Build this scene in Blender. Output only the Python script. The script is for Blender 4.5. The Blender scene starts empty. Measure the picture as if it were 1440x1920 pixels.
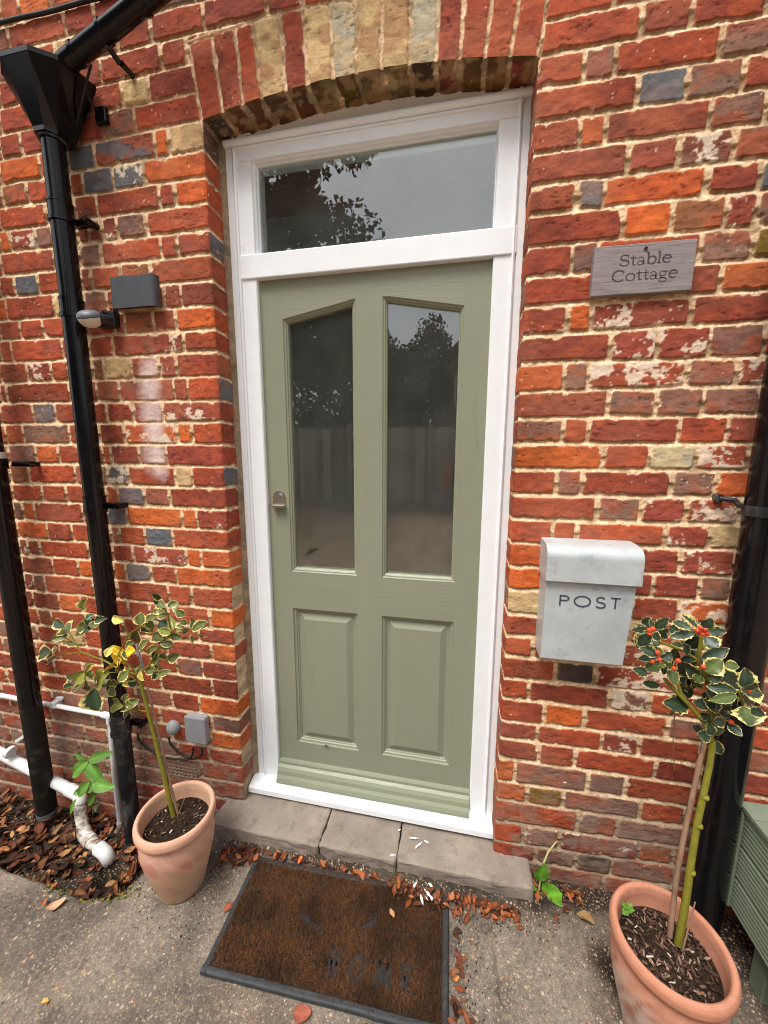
import bpy, bmesh, math, random
import numpy as np
from mathutils import Vector, Matrix

# ------------------------------------------------------------------ camera, sky, sun, exposure
SC = bpy.context.scene
COL = SC.collection
random.seed(5)
RNG = np.random.default_rng(11)
F_PX, CAM = 697.8156, (0.80408, -1.17362, 1.45133)
YAW, PITCH, ROLL = 0.195233, -0.153328, -0.003337
cam_d = bpy.data.cameras.new('camera')
cam_d.sensor_width = 36.0
cam_d.lens = F_PX / 1920 * 36
cam_d.clip_start = 0.02
cam_d.clip_end = 500
cam = bpy.data.objects.new('camera', cam_d)
COL.objects.link(cam)
RM = Matrix.Rotation(YAW, 3, 'Z') @ Matrix.Rotation(PITCH, 3, 'X') @ Matrix.Rotation(ROLL, 3, 'Y')
cam.matrix_world = Matrix.Translation(CAM) @ (RM @ Matrix.Rotation(math.pi / 2, 3, 'X')).to_4x4()
SC.camera = cam

SUN_EL, SUN_AZ = math.radians(64), math.radians(208)      # azimuth: direction the light comes from, clockwise from +Y
w = bpy.data.worlds.new('World')
SC.world = w
w.use_nodes = True
wn, wl = w.node_tree.nodes, w.node_tree.links
wn.clear()
sky = wn.new('ShaderNodeTexSky')
sky.sky_type = 'NISHITA'
sky.sun_disc = False
sky.sun_elevation = SUN_EL
sky.sun_rotation = SUN_AZ
sky.air_density = 1.0
sky.dust_density = 4.0
hs = wn.new('ShaderNodeHueSaturation')                    # thin overcast: nearly colourless sky
hs.inputs['Saturation'].default_value = 0.22
bg = wn.new('ShaderNodeBackground')
bg.inputs['Strength'].default_value = 0.12
wo = wn.new('ShaderNodeOutputWorld')
wl.new(sky.outputs[0], hs.inputs['Color'])
ctc = wn.new('ShaderNodeTexCoord')
cno = wn.new('ShaderNodeTexNoise'); cno.inputs['Scale'].default_value = 2.6; cno.inputs['Detail'].default_value = 6.0
crp = wn.new('ShaderNodeValToRGB'); crp.color_ramp.elements[0].position = 0.32; crp.color_ramp.elements[0].color = (0.78, 0.79, 0.82, 1); crp.color_ramp.elements[1].position = 0.68; crp.color_ramp.elements[1].color = (1.2, 1.19, 1.17, 1)
cmx = wn.new('ShaderNodeMix'); cmx.data_type = 'RGBA'; cmx.blend_type = 'MULTIPLY'; cmx.inputs[0].default_value = 1.0     # broken cloud cover
wl.new(ctc.outputs['Generated'], cno.inputs['Vector']); wl.new(cno.outputs[0], crp.inputs[0])
wl.new(hs.outputs[0], cmx.inputs[6]); wl.new(crp.outputs[0], cmx.inputs[7]); wl.new(cmx.outputs[2], bg.inputs['Color'])
wl.new(bg.outputs[0], wo.inputs['Surface'])
sun_d = bpy.data.lights.new('sun', 'SUN')
sun_d.energy = 1.6
sun_d.angle = math.radians(26)
sun_d.color = (1.0, 0.96, 0.9)
sun = bpy.data.objects.new('sun', sun_d)
COL.objects.link(sun)
sdir = Vector((math.sin(SUN_AZ) * math.cos(SUN_EL), math.cos(SUN_AZ) * math.cos(SUN_EL), math.sin(SUN_EL)))
sun.rotation_euler = sdir.to_track_quat('Z', 'Y').to_euler()
SC.view_settings.view_transform = 'Standard'
SC.view_settings.look = 'None'
SC.view_settings.gamma = 1
SC.view_settings.exposure = 1.0
SC.cycles.use_denoising = True
SC.cycles.filter_width = 1.0
SC.cycles.max_bounces = 8
SC.cycles.transparent_max_bounces = 12

# ------------------------------------------------------------------ measuring helpers (points of the place from measured sight lines)
RN = np.array(RM)
CN = np.array(CAM)
def ray(x, y):
    return RN @ np.array([(x - 720) / F_PX, 1.0, -(y - 960) / F_PX])
def at_y(x, y, Y=0.0):
    d = ray(x, y); t = (Y - CN[1]) / d[1]
    return Vector(CN + d * t)
def at_z(x, y, Z=0.0):
    d = ray(x, y); t = (Z - CN[2]) / d[2]
    return Vector(CN + d * t)
def wall_x(px, z, Y=0.0):
    a = RN.T[:, 0]; b = RN.T @ (np.array([0, Y, z]) - CN)
    q = (px - 720) / F_PX
    return (q * b[1] - b[0]) / (a[0] - q * a[1])
def lin(r, g, b):
    f = lambda v: (v / 255 / 12.92) if v <= 10 else ((v / 255 + 0.055) / 1.055) ** 2.4
    return (f(r), f(g), f(b))

# ------------------------------------------------------------------ numeric noise
def _hash(ix, iy, seed):
    h = (ix.astype(np.int64) * 374761393 + iy.astype(np.int64) * 668265263 + seed * 974711) & 0x7fffffff
    h = ((h ^ (h >> 13)) * 1274126177) & 0x7fffffff
    return ((h ^ (h >> 16)) & 0xffff) / 65535.0
def vnoise(x, y, seed=0):
    x = np.asarray(x, float); y = np.asarray(y, float)
    ix, iy = np.floor(x), np.floor(y)
    fx, fy = x - ix, y - iy
    fx = fx * fx * (3 - 2 * fx); fy = fy * fy * (3 - 2 * fy)
    a, b = _hash(ix, iy, seed), _hash(ix + 1, iy, seed)
    c, d = _hash(ix, iy + 1, seed), _hash(ix + 1, iy + 1, seed)
    return (a + (b - a) * fx) * (1 - fy) + (c + (d - c) * fx) * fy
def fbm(x, y, seed=0, octv=3):
    s, a, t = 0, 1.0, 0
    for o in range(octv):
        s = s + a * vnoise(x * 2 ** o + 17.3 * o, y * 2 ** o - 9.1 * o, seed + o); t += a; a *= 0.5
    return s / t
def sstep(a, b, x):
    t = np.clip((x - a) / (b - a), 0, 1)
    return t * t * (3 - 2 * t)

# ------------------------------------------------------------------ materials
def nodes(m):
    m.use_nodes = True
    t = m.node_tree
    return t, t.nodes, t.links, t.nodes['Principled BSDF']
def N(t, kind, **kw):
    n = t.nodes.new(kind)
    for k, v in kw.items():
        if hasattr(n, k): setattr(n, k, v)
        else: n.inputs[k].default_value = v
    return n
def coords(t, scale=(1, 1, 1), rot=(0, 0, 0)):
    tc = t.nodes.new('ShaderNodeTexCoord')
    mp = t.nodes.new('ShaderNodeMapping')
    mp.inputs['Scale'].default_value = scale
    mp.inputs['Rotation'].default_value = rot
    t.links.new(tc.outputs['Object'], mp.inputs['Vector'])
    return mp.outputs[0]
def ramp(t, src, stops):
    r = t.nodes.new('ShaderNodeValToRGB')
    els = r.color_ramp.elements
    while len(els) < len(stops): els.new(0.5)
    for e, (p, c) in zip(els, stops):
        e.position = p; e.color = (*c, 1) if len(c) == 3 else c
    t.links.new(src, r.inputs[0])
    return r.outputs[0]
def mix(t, fac, a, b, mode='MIX'):
    n = t.nodes.new('ShaderNodeMix'); n.data_type = 'RGBA'; n.blend_type = mode
    for i, v in ((0, fac), (6, a), (7, b)):
        if hasattr(v, 'is_linked') or hasattr(v, 'links'): t.links.new(v, n.inputs[i])
        else: n.inputs[i].default_value = v if i == 0 else (*v, 1)
    return n.outputs[2]
def bump(t, bsdf, src, strength=0.3, dist=0.002, prev=None):
    b = t.nodes.new('ShaderNodeBump'); b.inputs['Strength'].default_value = strength; b.inputs['Distance'].default_value = dist
    t.links.new(src, b.inputs['Height'])
    if prev is not None: t.links.new(prev, b.inputs['Normal'])
    t.links.new(b.outputs[0], bsdf.inputs['Normal'])
    return b.outputs[0]
def mat_basic(name, col, rough=0.6, spec=0.4, var=0.15, scale=30, bumps=(), stretch=(1, 1, 1), dirt_shade=None, metal=0.0, coat=0):
    """colour with two scales of noise variation, optional dirt layer and bumps [(scale, strength, dist)]"""
    m = bpy.data.materials.new(name)
    t, ns, ls, p = nodes(m)
    v = coords(t, stretch)
    n1 = N(t, 'ShaderNodeTexNoise', Scale=scale, Detail=6.0, Roughness=0.6); ls.new(v, n1.inputs['Vector'])
    d, l = tuple(c * (1 - var) for c in col), tuple(min(1, c * (1 + var)) for c in col)
    c = ramp(t, n1.outputs[0], [(0.3, d), (0.7, l)])
    if dirt_shade:
        n2 = N(t, 'ShaderNodeTexNoise', Scale=dirt_shade[1], Detail=8.0, Roughness=0.7); ls.new(v, n2.inputs['Vector'])
        f = ramp(t, n2.outputs[0], [(dirt_shade[2], (0, 0, 0)), (dirt_shade[3], (1, 1, 1))])
        c = mix(t, f, c, dirt_shade[0])
    ls.new(c, p.inputs['Base Color'])
    p.inputs['Roughness'].default_value = rough
    p.inputs['Specular IOR Level'].default_value = spec
    p.inputs['Metallic'].default_value = metal
    p.inputs['Coat Weight'].default_value = coat
    pv = None
    for sc, st, di in bumps:
        nb = N(t, 'ShaderNodeTexNoise', Scale=sc, Detail=4.0); ls.new(v, nb.inputs['Vector'])
        pv = bump(t, p, nb.outputs[0], st, di, pv)
    return m
def mat_vcol(name, rough=0.85, spec=0.2, fine=(900, 0.25), bumps=((700, 0.35, 0.001),), trans=0.0, var2=None):
    """colour from the mesh's own 'Col' attribute, broken up by fine noise"""
    m = bpy.data.materials.new(name)
    t, ns, ls, p = nodes(m)
    a = ns.new('ShaderNodeVertexColor'); a.layer_name = 'Col'
    v = coords(t)
    n = N(t, 'ShaderNodeTexNoise', Scale=fine[0], Detail=3.0, Roughness=0.7); ls.new(v, n.inputs['Vector'])
    k = fine[1]
    g = ramp(t, n.outputs[0], [(0.25, (1 - k,) * 3), (0.75, (1 + k,) * 3)])
    c = mix(t, 1.0, a.outputs[0], g, 'MULTIPLY')
    ls.new(c, p.inputs['Base Color'])
    p.inputs['Roughness'].default_value = rough
    p.inputs['Specular IOR Level'].default_value = spec
    if trans:
        p.inputs['Transmission Weight'].default_value = 0
        p.inputs['Subsurface Weight'].default_value = 0
    pv = None
    for sc, st, di in bumps:
        nb = N(t, 'ShaderNodeTexNoise', Scale=sc, Detail=4.0); ls.new(v, nb.inputs['Vector'])
        pv = bump(t, p, nb.outputs[0], st, di, pv)
    return m
def mat_glass(name):
    m = bpy.data.materials.new(name)
    t, ns, ls, p = nodes(m)
    ns.remove(p)
    lw = N(t, 'ShaderNodeLayerWeight', Blend=0.5)
    pw = N(t, 'ShaderNodeMath', operation='POWER'); pw.inputs[1].default_value = 5.0; ls.new(lw.outputs['Facing'], pw.inputs[0])
    fr = N(t, 'ShaderNodeMath', operation='MULTIPLY_ADD'); fr.inputs[1].default_value = 0.9; fr.inputs[2].default_value = 0.11; ls.new(pw.outputs[0], fr.inputs[0])
    tr = N(t, 'ShaderNodeBsdfTransparent'); tr.inputs[0].default_value = (0.86, 0.9, 0.88, 1)
    gl = N(t, 'ShaderNodeBsdfGlossy', Roughness=0.0); gl.inputs[0].default_value = (1, 1, 1, 1)
    v = coords(t)
    nb = N(t, 'ShaderNodeTexNoise', Scale=5.0, Detail=2.0); ls.new(v, nb.inputs['Vector'])
    b = N(t, 'ShaderNodeBump', Strength=0.02, Distance=0.004); ls.new(nb.outputs[0], b.inputs['Height'])
    ls.new(b.outputs[0], gl.inputs['Normal'])
    mx = ns.new('ShaderNodeMixShader')
    ls.new(fr.outputs[0], mx.inputs[0]); ls.new(tr.outputs[0], mx.inputs[1]); ls.new(gl.outputs[0], mx.inputs[2])
    nd = N(t, 'ShaderNodeTexNoise', Scale=7.0, Detail=5.0); ls.new(v, nd.inputs['Vector'])
    df = N(t, 'ShaderNodeBsdfDiffuse'); df.inputs[0].default_value = (0.55, 0.54, 0.5, 1)
    f = ramp(t, nd.outputs[0], [(0.3, (0.02,) * 3), (0.75, (0.045,) * 3)])
    mx2 = ns.new('ShaderNodeMixShader')                                   # a thin film of dust
    ls.new(f, mx2.inputs[0]); ls.new(mx.outputs[0], mx2.inputs[1]); ls.new(df.outputs[0], mx2.inputs[2])
    ls.new(mx2.outputs[0], ns['Material Output'].inputs['Surface'])
    return m

MAT = {}
MAT['brick'] = mat_vcol('old brick and lime mortar', 0.9, 0.18, (520, 0.3), ((300, 0.5, 0.002), (900, 0.6, 0.0012)))
MAT['white'] = mat_basic('white gloss paint', lin(234, 238, 240), 0.35, 0.4, 0.03, 12, ((60, 0.12, 0.002), (350, 0.1, 0.0008)), dirt_shade=((0.42, 0.37, 0.32), 9, 0.66, 0.86))
MAT['sage'] = mat_basic('sage green paint upright grain', lin(137, 141, 119), 0.34, 0.42, 0.035, 5, ((60, 0.26, 0.002), (240, 0.2, 0.0008)), stretch=(2.2, 1, 0.35), dirt_shade=(lin(112, 112, 92), 8, 0.6, 0.95))
MAT['sage_h'] = mat_basic('sage green paint level grain', lin(137, 141, 119), 0.34, 0.42, 0.035, 5, ((60, 0.3, 0.002), (240, 0.2, 0.0008)), stretch=(0.35, 1, 2.2), dirt_shade=(lin(112, 112, 92), 8, 0.6, 0.95))
MAT['glass'] = mat_glass('window glass')
MAT['black'] = mat_basic('black painted iron', (0.005, 0.005, 0.006), 0.14, 0.3, 0.4, 25, ((30, 0.08, 0.002), (400, 0.06, 0.0006)), dirt_shade=((0.05, 0.048, 0.045), 60, 0.72, 0.88))
MAT['black_old'] = mat_basic('weathered black pipe', (0.016, 0.016, 0.018), 0.4, 0.3, 0.4, 25, ((40, 0.2, 0.002),), dirt_shade=((0.16, 0.155, 0.15), 16, 0.5, 0.72), stretch=(1, 1, 0.45))
MAT['black_moss'] = mat_basic('mossy black pipe', (0.012, 0.011, 0.010), 0.5, 0.25, 0.4, 25, ((60, 0.3, 0.002),), dirt_shade=((0.06, 0.062, 0.025), 26, 0.52, 0.75))
MAT['white_pvc'] = mat_basic('white plastic pipe', lin(222, 220, 218), 0.4, 0.4, 0.05, 20, (), dirt_shade=((0.3, 0.25, 0.2), 28, 0.6, 0.78))
MAT['white_pvc_rusty'] = mat_basic('stained white plastic pipe', lin(215, 208, 198), 0.5, 0.35, 0.08, 20, ((80, 0.2, 0.001),), dirt_shade=((0.16, 0.09, 0.045), 30, 0.42, 0.6))
MAT['anthracite'] = mat_basic('anthracite coated metal', lin(66, 68, 74), 0.5, 0.4, 0.12, 40, ((300, 0.2, 0.0006),), dirt_shade=(lin(120, 120, 122), 25, 0.62, 0.8), stretch=(1, 1, 0.3))
MAT['black_plastic'] = mat_basic('black plastic', (0.012, 0.012, 0.013), 0.4, 0.4, 0.2, 30)
MAT['grey_plastic'] = mat_basic('grey plastic', lin(150, 152, 156), 0.5, 0.35, 0.06, 30, ((300, 0.1, 0.0006),))
MAT['dark_grey'] = mat_basic('dark grey plastic', lin(95, 98, 108), 0.45, 0.4, 0.06, 30)
MAT['lens'] = mat_basic('milky plastic lens', lin(205, 195, 180), 0.35, 0.4, 0.04, 30)
MAT['galv'] = mat_basic('weathered galvanised steel', lin(186, 192, 193), 0.42, 0.5, 0.12, 9, ((30, 0.08, 0.002), (400, 0.1, 0.0005)), dirt_shade=(lin(140, 146, 144), 14, 0.55, 0.75), metal=0.15)
MAT['ink'] = mat_basic('dark blue grey lettering', lin(62, 70, 80), 0.6, 0.3, 0.2, 60)
MAT['slate'] = mat_basic('weathered grey sign board', lin(140, 131, 129), 0.75, 0.25, 0.16, 60, ((120, 0.35, 0.0015), (500, 0.3, 0.0008)), stretch=(0.25, 1, 3), dirt_shade=(lin(108, 100, 99), 40, 0.5, 0.7))
MAT['carved'] = mat_basic('carved dark lettering', lin(78, 70, 70), 0.8, 0.2, 0.2, 80)
MAT['steel'] = mat_basic('satin nickel', (0.62, 0.56, 0.48), 0.3, 0.5, 0.05, 60, metal=1.0)
MAT['steel_bright'] = mat_basic('bright steel', (0.7, 0.7, 0.7), 0.25, 0.5, 0.05, 60, metal=1.0)
MAT['terra'] = mat_basic('weathered terracotta', lin(205, 138, 104), 0.85, 0.15, 0.13, 14, ((120, 0.15, 0.0015), (700, 0.2, 0.0006)), dirt_shade=(lin(196, 170, 146), 9, 0.5, 0.72))
MAT['terra_base'] = mat_basic('limed terracotta', lin(190, 128, 100), 0.88, 0.12, 0.14, 14, ((120, 0.15, 0.0015), (700, 0.2, 0.0006)), dirt_shade=(lin(196, 182, 168), 10, 0.42, 0.62))
MAT['terra_new'] = mat_basic('orange terracotta', lin(208, 122, 72), 0.82, 0.18, 0.1, 16, ((120, 0.12, 0.0012), (700, 0.2, 0.0006)), dirt_shade=(lin(190, 130, 92), 12, 0.55, 0.75))
MAT['compost'] = mat_basic('dark compost', (0.028, 0.018, 0.012), 0.95, 0.1, 0.6, 90, ((110, 0.9, 0.008), (400, 0.7, 0.003)), dirt_shade=((0.1, 0.065, 0.045), 140, 0.62, 0.72))
MAT['holly'] = mat_vcol('variegated leaves', 0.42, 0.45, (220, 0.12), ((120, 0.12, 0.001),))
MAT['leaf_dry'] = mat_vcol('dry leaves', 0.8, 0.2, (300, 0.3), ((250, 0.3, 0.0012),))
MAT['leaf_fresh'] = mat_vcol('fresh green leaves', 0.5, 0.4, (200, 0.12), ((160, 0.15, 0.001),))
MAT['bark_green'] = mat_basic('green holly bark', lin(128, 122, 40), 0.7, 0.25, 0.25, 60, ((150, 0.35, 0.0015),), dirt_shade=(lin(110, 96, 70), 60, 0.6, 0.75))
MAT['twig'] = mat_basic('brown twig', lin(120, 95, 60), 0.8, 0.2, 0.25, 80)
MAT['cane'] = mat_basic('old bamboo cane', lin(150, 118, 96), 0.75, 0.25, 0.2, 60, ((200, 0.2, 0.001),), stretch=(1, 1, 0.2), dirt_shade=(lin(92, 75, 66), 50, 0.52, 0.7))
MAT['berry'] = mat_basic('orange red berry', lin(205, 72, 38), 0.3, 0.5, 0.2, 90)
MAT['rubber'] = mat_basic('dusty black rubber', (0.032, 0.034, 0.037), 0.6, 0.35, 0.3, 60, ((250, 0.4, 0.0012),), stretch=(1, 1, 1), dirt_shade=((0.11, 0.11, 0.11), 60, 0.6, 0.8))
MAT['rubber_flat'] = mat_basic('black rubber base showing through', (0.02, 0.021, 0.024), 0.6, 0.3, 0.3, 60)
MAT['stone'] = mat_basic('grey brown step stone', lin(142, 130, 118), 0.9, 0.15, 0.25, 10, ((40, 0.5, 0.004), (260, 0.7, 0.003)), dirt_shade=(lin(96, 88, 80), 20, 0.48, 0.75))
MAT['sage_wood'] = mat_basic('green stained decking', lin(116, 125, 106), 0.7, 0.25, 0.14, 30, ((160, 0.25, 0.0012),), stretch=(1, 0.2, 1), dirt_shade=(lin(104, 108, 92), 20, 0.55, 0.8))
MAT['caulk'] = mat_basic('grey mortar pointing', lin(150, 132, 108), 0.92, 0.1, 0.25, 45, ((120, 0.5, 0.003), (500, 0.4, 0.001)), dirt_shade=(lin(92, 78, 62), 16, 0.5, 0.72))
MAT['vent'] = mat_basic('dusty clay vent', lin(128, 108, 92), 0.9, 0.1, 0.2, 40)
MAT['room'] = mat_basic('interior plaster', (0.8, 0.77, 0.72), 0.9, 0.1, 0.05, 5)
MAT['beam'] = mat_basic('orange stained beam', (0.45, 0.17, 0.04), 0.6, 0.3, 0.15, 15)
MAT['void'] = mat_basic('dark drain', (0.006, 0.006, 0.006), 0.9, 0.05, 0.2, 50)
MAT['fencewood'] = mat_vcol('weathered fence board', 0.85, 0.15, (14, 0.3), ())
MAT['concrete_post'] = mat_basic('concrete post', lin(150, 146, 138), 0.9, 0.1, 0.1, 20)
MAT['foliage'] = mat_vcol('tree leaves', 0.6, 0.3, (40, 0.25), ())
MAT['trunk'] = mat_basic('tree bark', (0.09, 0.065, 0.045), 0.9, 0.1, 0.3, 12)
MAT['house_brick'] = mat_basic('neighbour brick', lin(128, 70, 55), 0.9, 0.1, 0.2, 40)
MAT['house_roof'] = mat_basic('neighbour roof tile', lin(95, 72, 62), 0.85, 0.1, 0.2, 25)

# ------------------------------------------------------------------ mesh builder
class MB:
    def __init__(s):
        s.v, s.f, s.sm, s.mi, s.c = [], [], [], [], []
        s.col = (1, 1, 1); s.m = 0
    def add(s, vs, fs, smooth=False, cols=None):
        o = len(s.v)
        s.v += [tuple(q) for q in vs]
        s.c += list(cols) if cols is not None else [s.col] * len(vs)
        for f in fs:
            s.f.append([i + o for i in f]); s.sm.append(smooth); s.mi.append(s.m)
    def box(s, x0, x1, y0, y1, z0, z1, bev=0.0, seg=2, xf=None):
        bm = bmesh.new()
        bmesh.ops.create_cube(bm, size=1)
        for q in bm.verts:
            q.co = Vector(((x0 + x1) / 2 + q.co.x * (x1 - x0), (y0 + y1) / 2 + q.co.y * (y1 - y0), (z0 + z1) / 2 + q.co.z * (z1 - z0)))
        if bev:
            bmesh.ops.bevel(bm, geom=list(bm.edges), offset=bev, segments=seg, affect='EDGES', profile=0.5)
        s.bm(bm, False, xf)
    def bm(s, bm, smooth=False, xf=None):
        bm.verts.index_update()
        s.add([(xf @ q.co if xf else q.co) for q in bm.verts], [[q.index for q in f.verts] for f in bm.faces], smooth)
        bm.free()
    def tube(s, pts, r, n=16, cap=True, cols=None):
        pts = [Vector(q) for q in pts]
        rad = r if isinstance(r, (list, tuple)) else [r] * len(pts)
        up = None; rings = []
        for i, q in enumerate(pts):
            if i == 0: d = pts[1] - q
            elif i == len(pts) - 1: d = q - pts[-2]
            else: d = (pts[i + 1] - q).normalized() + (q - pts[i - 1]).normalized()
            d.normalize()
            if up is None:
                up = Vector((0, 0, 1)) if abs(d.z) < 0.9 else Vector((1, 0, 0))
            a = (up - d * up.dot(d)).normalized(); b = d.cross(a); up = a
            rings.append([q + (a * math.cos(2 * math.pi * k / n) + b * math.sin(2 * math.pi * k / n)) * rad[i] for k in range(n)])
        vs = [q for rg in rings for q in rg]; fs = []
        for i in range(len(pts) - 1):
            for k in range(n):
                k2 = (k + 1) % n
                fs.append((i * n + k, i * n + k2, (i + 1) * n + k2, (i + 1) * n + k))
        s.add(vs, fs, True)
        if cap:
            o = len(s.v)
            s.add(rings[0], [list(range(n - 1, -1, -1))], False); s.add(rings[-1], [list(range(n))], False)
    def lathe(s, prof, c, n=40, wob=0.0, seed=0):
        vs, fs = [], []
        for i, (r, z) in enumerate(prof):
            for k in range(n):
                a = 2 * math.pi * k / n
                rr = r * (1 + wob * math.sin(2 * a + seed) + wob * 0.6 * math.sin(3 * a + 1.7 * seed + z * 9))
                vs.append((c[0] + rr * math.cos(a), c[1] + rr * math.sin(a), c[2] + z))
        for i in range(len(prof) - 1):
            for k in range(n):
                k2 = (k + 1) % n
                fs.append((i * n + k, i * n + k2, (i + 1) * n + k2, (i + 1) * n + k))
        s.add(vs, fs, True)
    def prism(s, poly, y0, y1):
        """polygon in x,z (counter-clockwise seen from -y) extruded from y0 (front) to y1"""
        n = len(poly)
        vs = [(x, y0, z) for x, z in poly] + [(x, y1, z) for x, z in poly]
        fs = [list(range(n)), list(range(2 * n - 1, n - 1, -1))]
        for i in range(n):
            j = (i + 1) % n
            fs.append((i, i + n, j + n, j))
        s.add(vs, fs)
    def sweep(s, poly, prof, fill=False, smooth=False):
        """closed polygon in x,z (ccw seen from -y), profile [(inset, y)]: mitred moulding running round the inside of an opening"""
        n = len(poly); loops = []
        for ins, y in prof:
            lp = []
            for i in range(n):
                p0, p1, p2 = Vector(poly[i - 1]), Vector(poly[i]), Vector(poly[(i + 1) % n])
                d1, d2 = (p1 - p0).normalized(), (p2 - p1).normalized()
                n1, n2 = Vector((-d1.y, d1.x)), Vector((-d2.y, d2.x))
                m = (n1 + n2); m = m / max(0.2, m.dot(n1))
                q = p1 + m * ins
                lp.append((q.x, y, q.y))
            loops.append(lp)
        vs = [q for lp in loops for q in lp]; fs = []
        for i in range(len(prof) - 1):
            for k in range(n):
                k2 = (k + 1) % n
                fs.append((i * n + k, i * n + k2, (i + 1) * n + k2, (i + 1) * n + k))
        s.add(vs, fs, smooth)
        if fill: s.add(loops[-1], [list(range(n))])
    def sphere(s, c, r, n=10, sz=1.0):
        vs, fs = [], []
        m = n // 2 + 1
        for i in range(m + 1):
            a = math.pi * i / m
            for k in range(n):
                b = 2 * math.pi * k / n
                vs.append((c[0] + r * math.sin(a) * math.cos(b), c[1] + r * math.sin(a) * math.sin(b), c[2] + sz * r * math.cos(a)))
        for i in range(m):
            for k in range(n):
                k2 = (k + 1) % n
                fs.append((i * n + k, (i + 1) * n + k, (i + 1) * n + k2, i * n + k2))
        s.add(vs, fs, True)
    def ribbon(s, pts, w, to3, d=0.0006):
        """flat pen stroke: pts in 2-D, widths w, to3(x, y, h) gives the place on the board"""
        n = len(pts); ws = w if isinstance(w, (list, tuple)) else [w] * n
        L, R = [], []
        for i in range(n):
            a = Vector(pts[max(0, i - 1)]); b = Vector(pts[min(n - 1, i + 1)])
            t = (b - a).normalized() if (b - a).length > 1e-9 else Vector((1, 0))
            nn = Vector((-t.y, t.x)) * ws[i] / 2
            q = Vector(pts[i]); L.append(q + nn); R.append(q - nn)
        vs = [to3(q.x, q.y, d) for q in L] + [to3(q.x, q.y, d) for q in R] + [to3(q.x, q.y, -0.0005) for q in L] + [to3(q.x, q.y, -0.0005) for q in R]
        fs = []
        for i in range(n - 1):
            fs += [(i, i + n, i + n + 1, i + 1), (i, i + 1, i + 1 + 2 * n, i + 2 * n), (i + n, i + 3 * n, i + 3 * n + 1, i + n + 1)]
        fs += [(0, 2 * n, 3 * n, n), (n - 1, 2 * n - 1, 4 * n - 1, 3 * n - 1)]
        s.add(vs, fs)
    def build(s, name, mats, parent=None, label=None, cat=None, group=None, kind=None, vcol=False):
        me = bpy.data.meshes.new(name)
        me.from_pydata(s.v, [], s.f)
        for m in (mats if isinstance(mats, list) else [mats]): me.materials.append(m)
        me.polygons.foreach_set('use_smooth', s.sm)
        me.polygons.foreach_set('material_index', s.mi)
        if vcol:
            ca = me.color_attributes.new('Col', 'FLOAT_COLOR', 'POINT')
            a = np.ones((len(s.v), 4), np.float32); a[:, :3] = np.array(s.c, np.float32)
            ca.data.foreach_set('color', a.ravel())
        me.update()
        o = bpy.data.objects.new(name, me)
        COL.objects.link(o)
        if parent: o.parent = parent
        return tag(o, label, cat, group, kind)
def tag(o, label=None, cat=None, group=None, kind=None):
    for k, v in (('label', label), ('category', cat), ('group', group), ('kind', kind)):
        if v: o[k] = v
    return o
def thing(name, label, cat, loc=(0, 0, 0), group=None):
    o = bpy.data.objects.new(name, None)
    o.empty_display_size = 0.1; o.location = loc
    COL.objects.link(o)
    return tag(o, label, cat, group)
def grid_mesh(name, P, C, mat, mask=None, parent=None, smooth=True, flip=False, **tags):
    """P (ny, nx, 3) vertices, C (ny, nx, 3) colours; mask (ny-1, nx-1) of kept faces"""
    ny, nx = P.shape[:2]
    idx = np.arange(ny * nx).reshape(ny, nx)
    q = np.stack([idx[:-1, :-1], idx[:-1, 1:], idx[1:, 1:], idx[1:, :-1]], -1)
    q = q[mask] if mask is not None else q.reshape(-1, 4)
    return quads_mesh(name, P.reshape(-1, 3), q, C.reshape(-1, 3) if C is not None else None, mat, parent, smooth, flip, **tags)
def quads_mesh(name, V, q, C, mat, parent=None, smooth=True, flip=False, label=None, cat=None, group=None, kind=None):
    if flip: q = q[:, ::-1]
    used, inv = np.unique(q.ravel(), return_inverse=True)
    V = V[used]; q = inv.reshape(-1, 4)
    me = bpy.data.meshes.new(name)
    me.vertices.add(len(V)); me.vertices.foreach_set('co', V.astype(np.float32).ravel())
    me.loops.add(q.size); me.loops.foreach_set('vertex_index', q.astype(np.int32).ravel())
    me.polygons.add(len(q)); me.polygons.foreach_set('loop_start', np.arange(0, q.size, 4, dtype=np.int32))
    me.polygons.foreach_set('use_smooth', np.full(len(q), smooth))
    if C is not None:
        ca = me.color_attributes.new('Col', 'FLOAT_COLOR', 'POINT')
        a = np.ones((len(V), 4), np.float32); a[:, :3] = C[used]
        ca.data.foreach_set('color', a.ravel())
    me.materials.append(mat)
    me.update(calc_edges=True); me.validate()
    o = bpy.data.objects.new(name, me)
    COL.objects.link(o)
    if parent: o.parent = parent
    return tag(o, label, cat, group, kind)

# ================================================================== THE GROUND
H0, W = 2.46, 0.9726                       # springing of the arch, width of the door opening
BED = [at_z(*q, 0) for q in ((-400, 1590), (-60, 1612), (70, 1655), (150, 1690), (215, 1692), (258, 1650))]
BEDX = np.array([q.x for q in BED]); BEDY = np.array([q.y for q in BED])
DRN = at_z(206, 1636, -0.15)
def bed_depth(X, Y):
    """how far the planting strip by the pipes dips below the path"""
    yb = np.interp(X, BEDX, BEDY) + 0.025 * (fbm(X * 14, Y * 14, 61) - 0.5)
    d = sstep(0.0, 0.07, Y - yb) * (1 - sstep(-0.34, -0.2, X + 0.05 * (fbm(X * 11, Y * 11, 62) - 0.5)))
    pit = 0.05 * np.exp(-(((X - DRN.x) / 0.045) ** 2 + ((Y - DRN.y) / 0.04) ** 2) ** 2)
    return 0.16 * d + pit * (d > 0)
gx = np.concatenate([-0.0 - np.geomspace(60, 1.6, 26), np.arange(-1.5, 2.05, 0.006), np.geomspace(2.15, 60, 26)])
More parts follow.
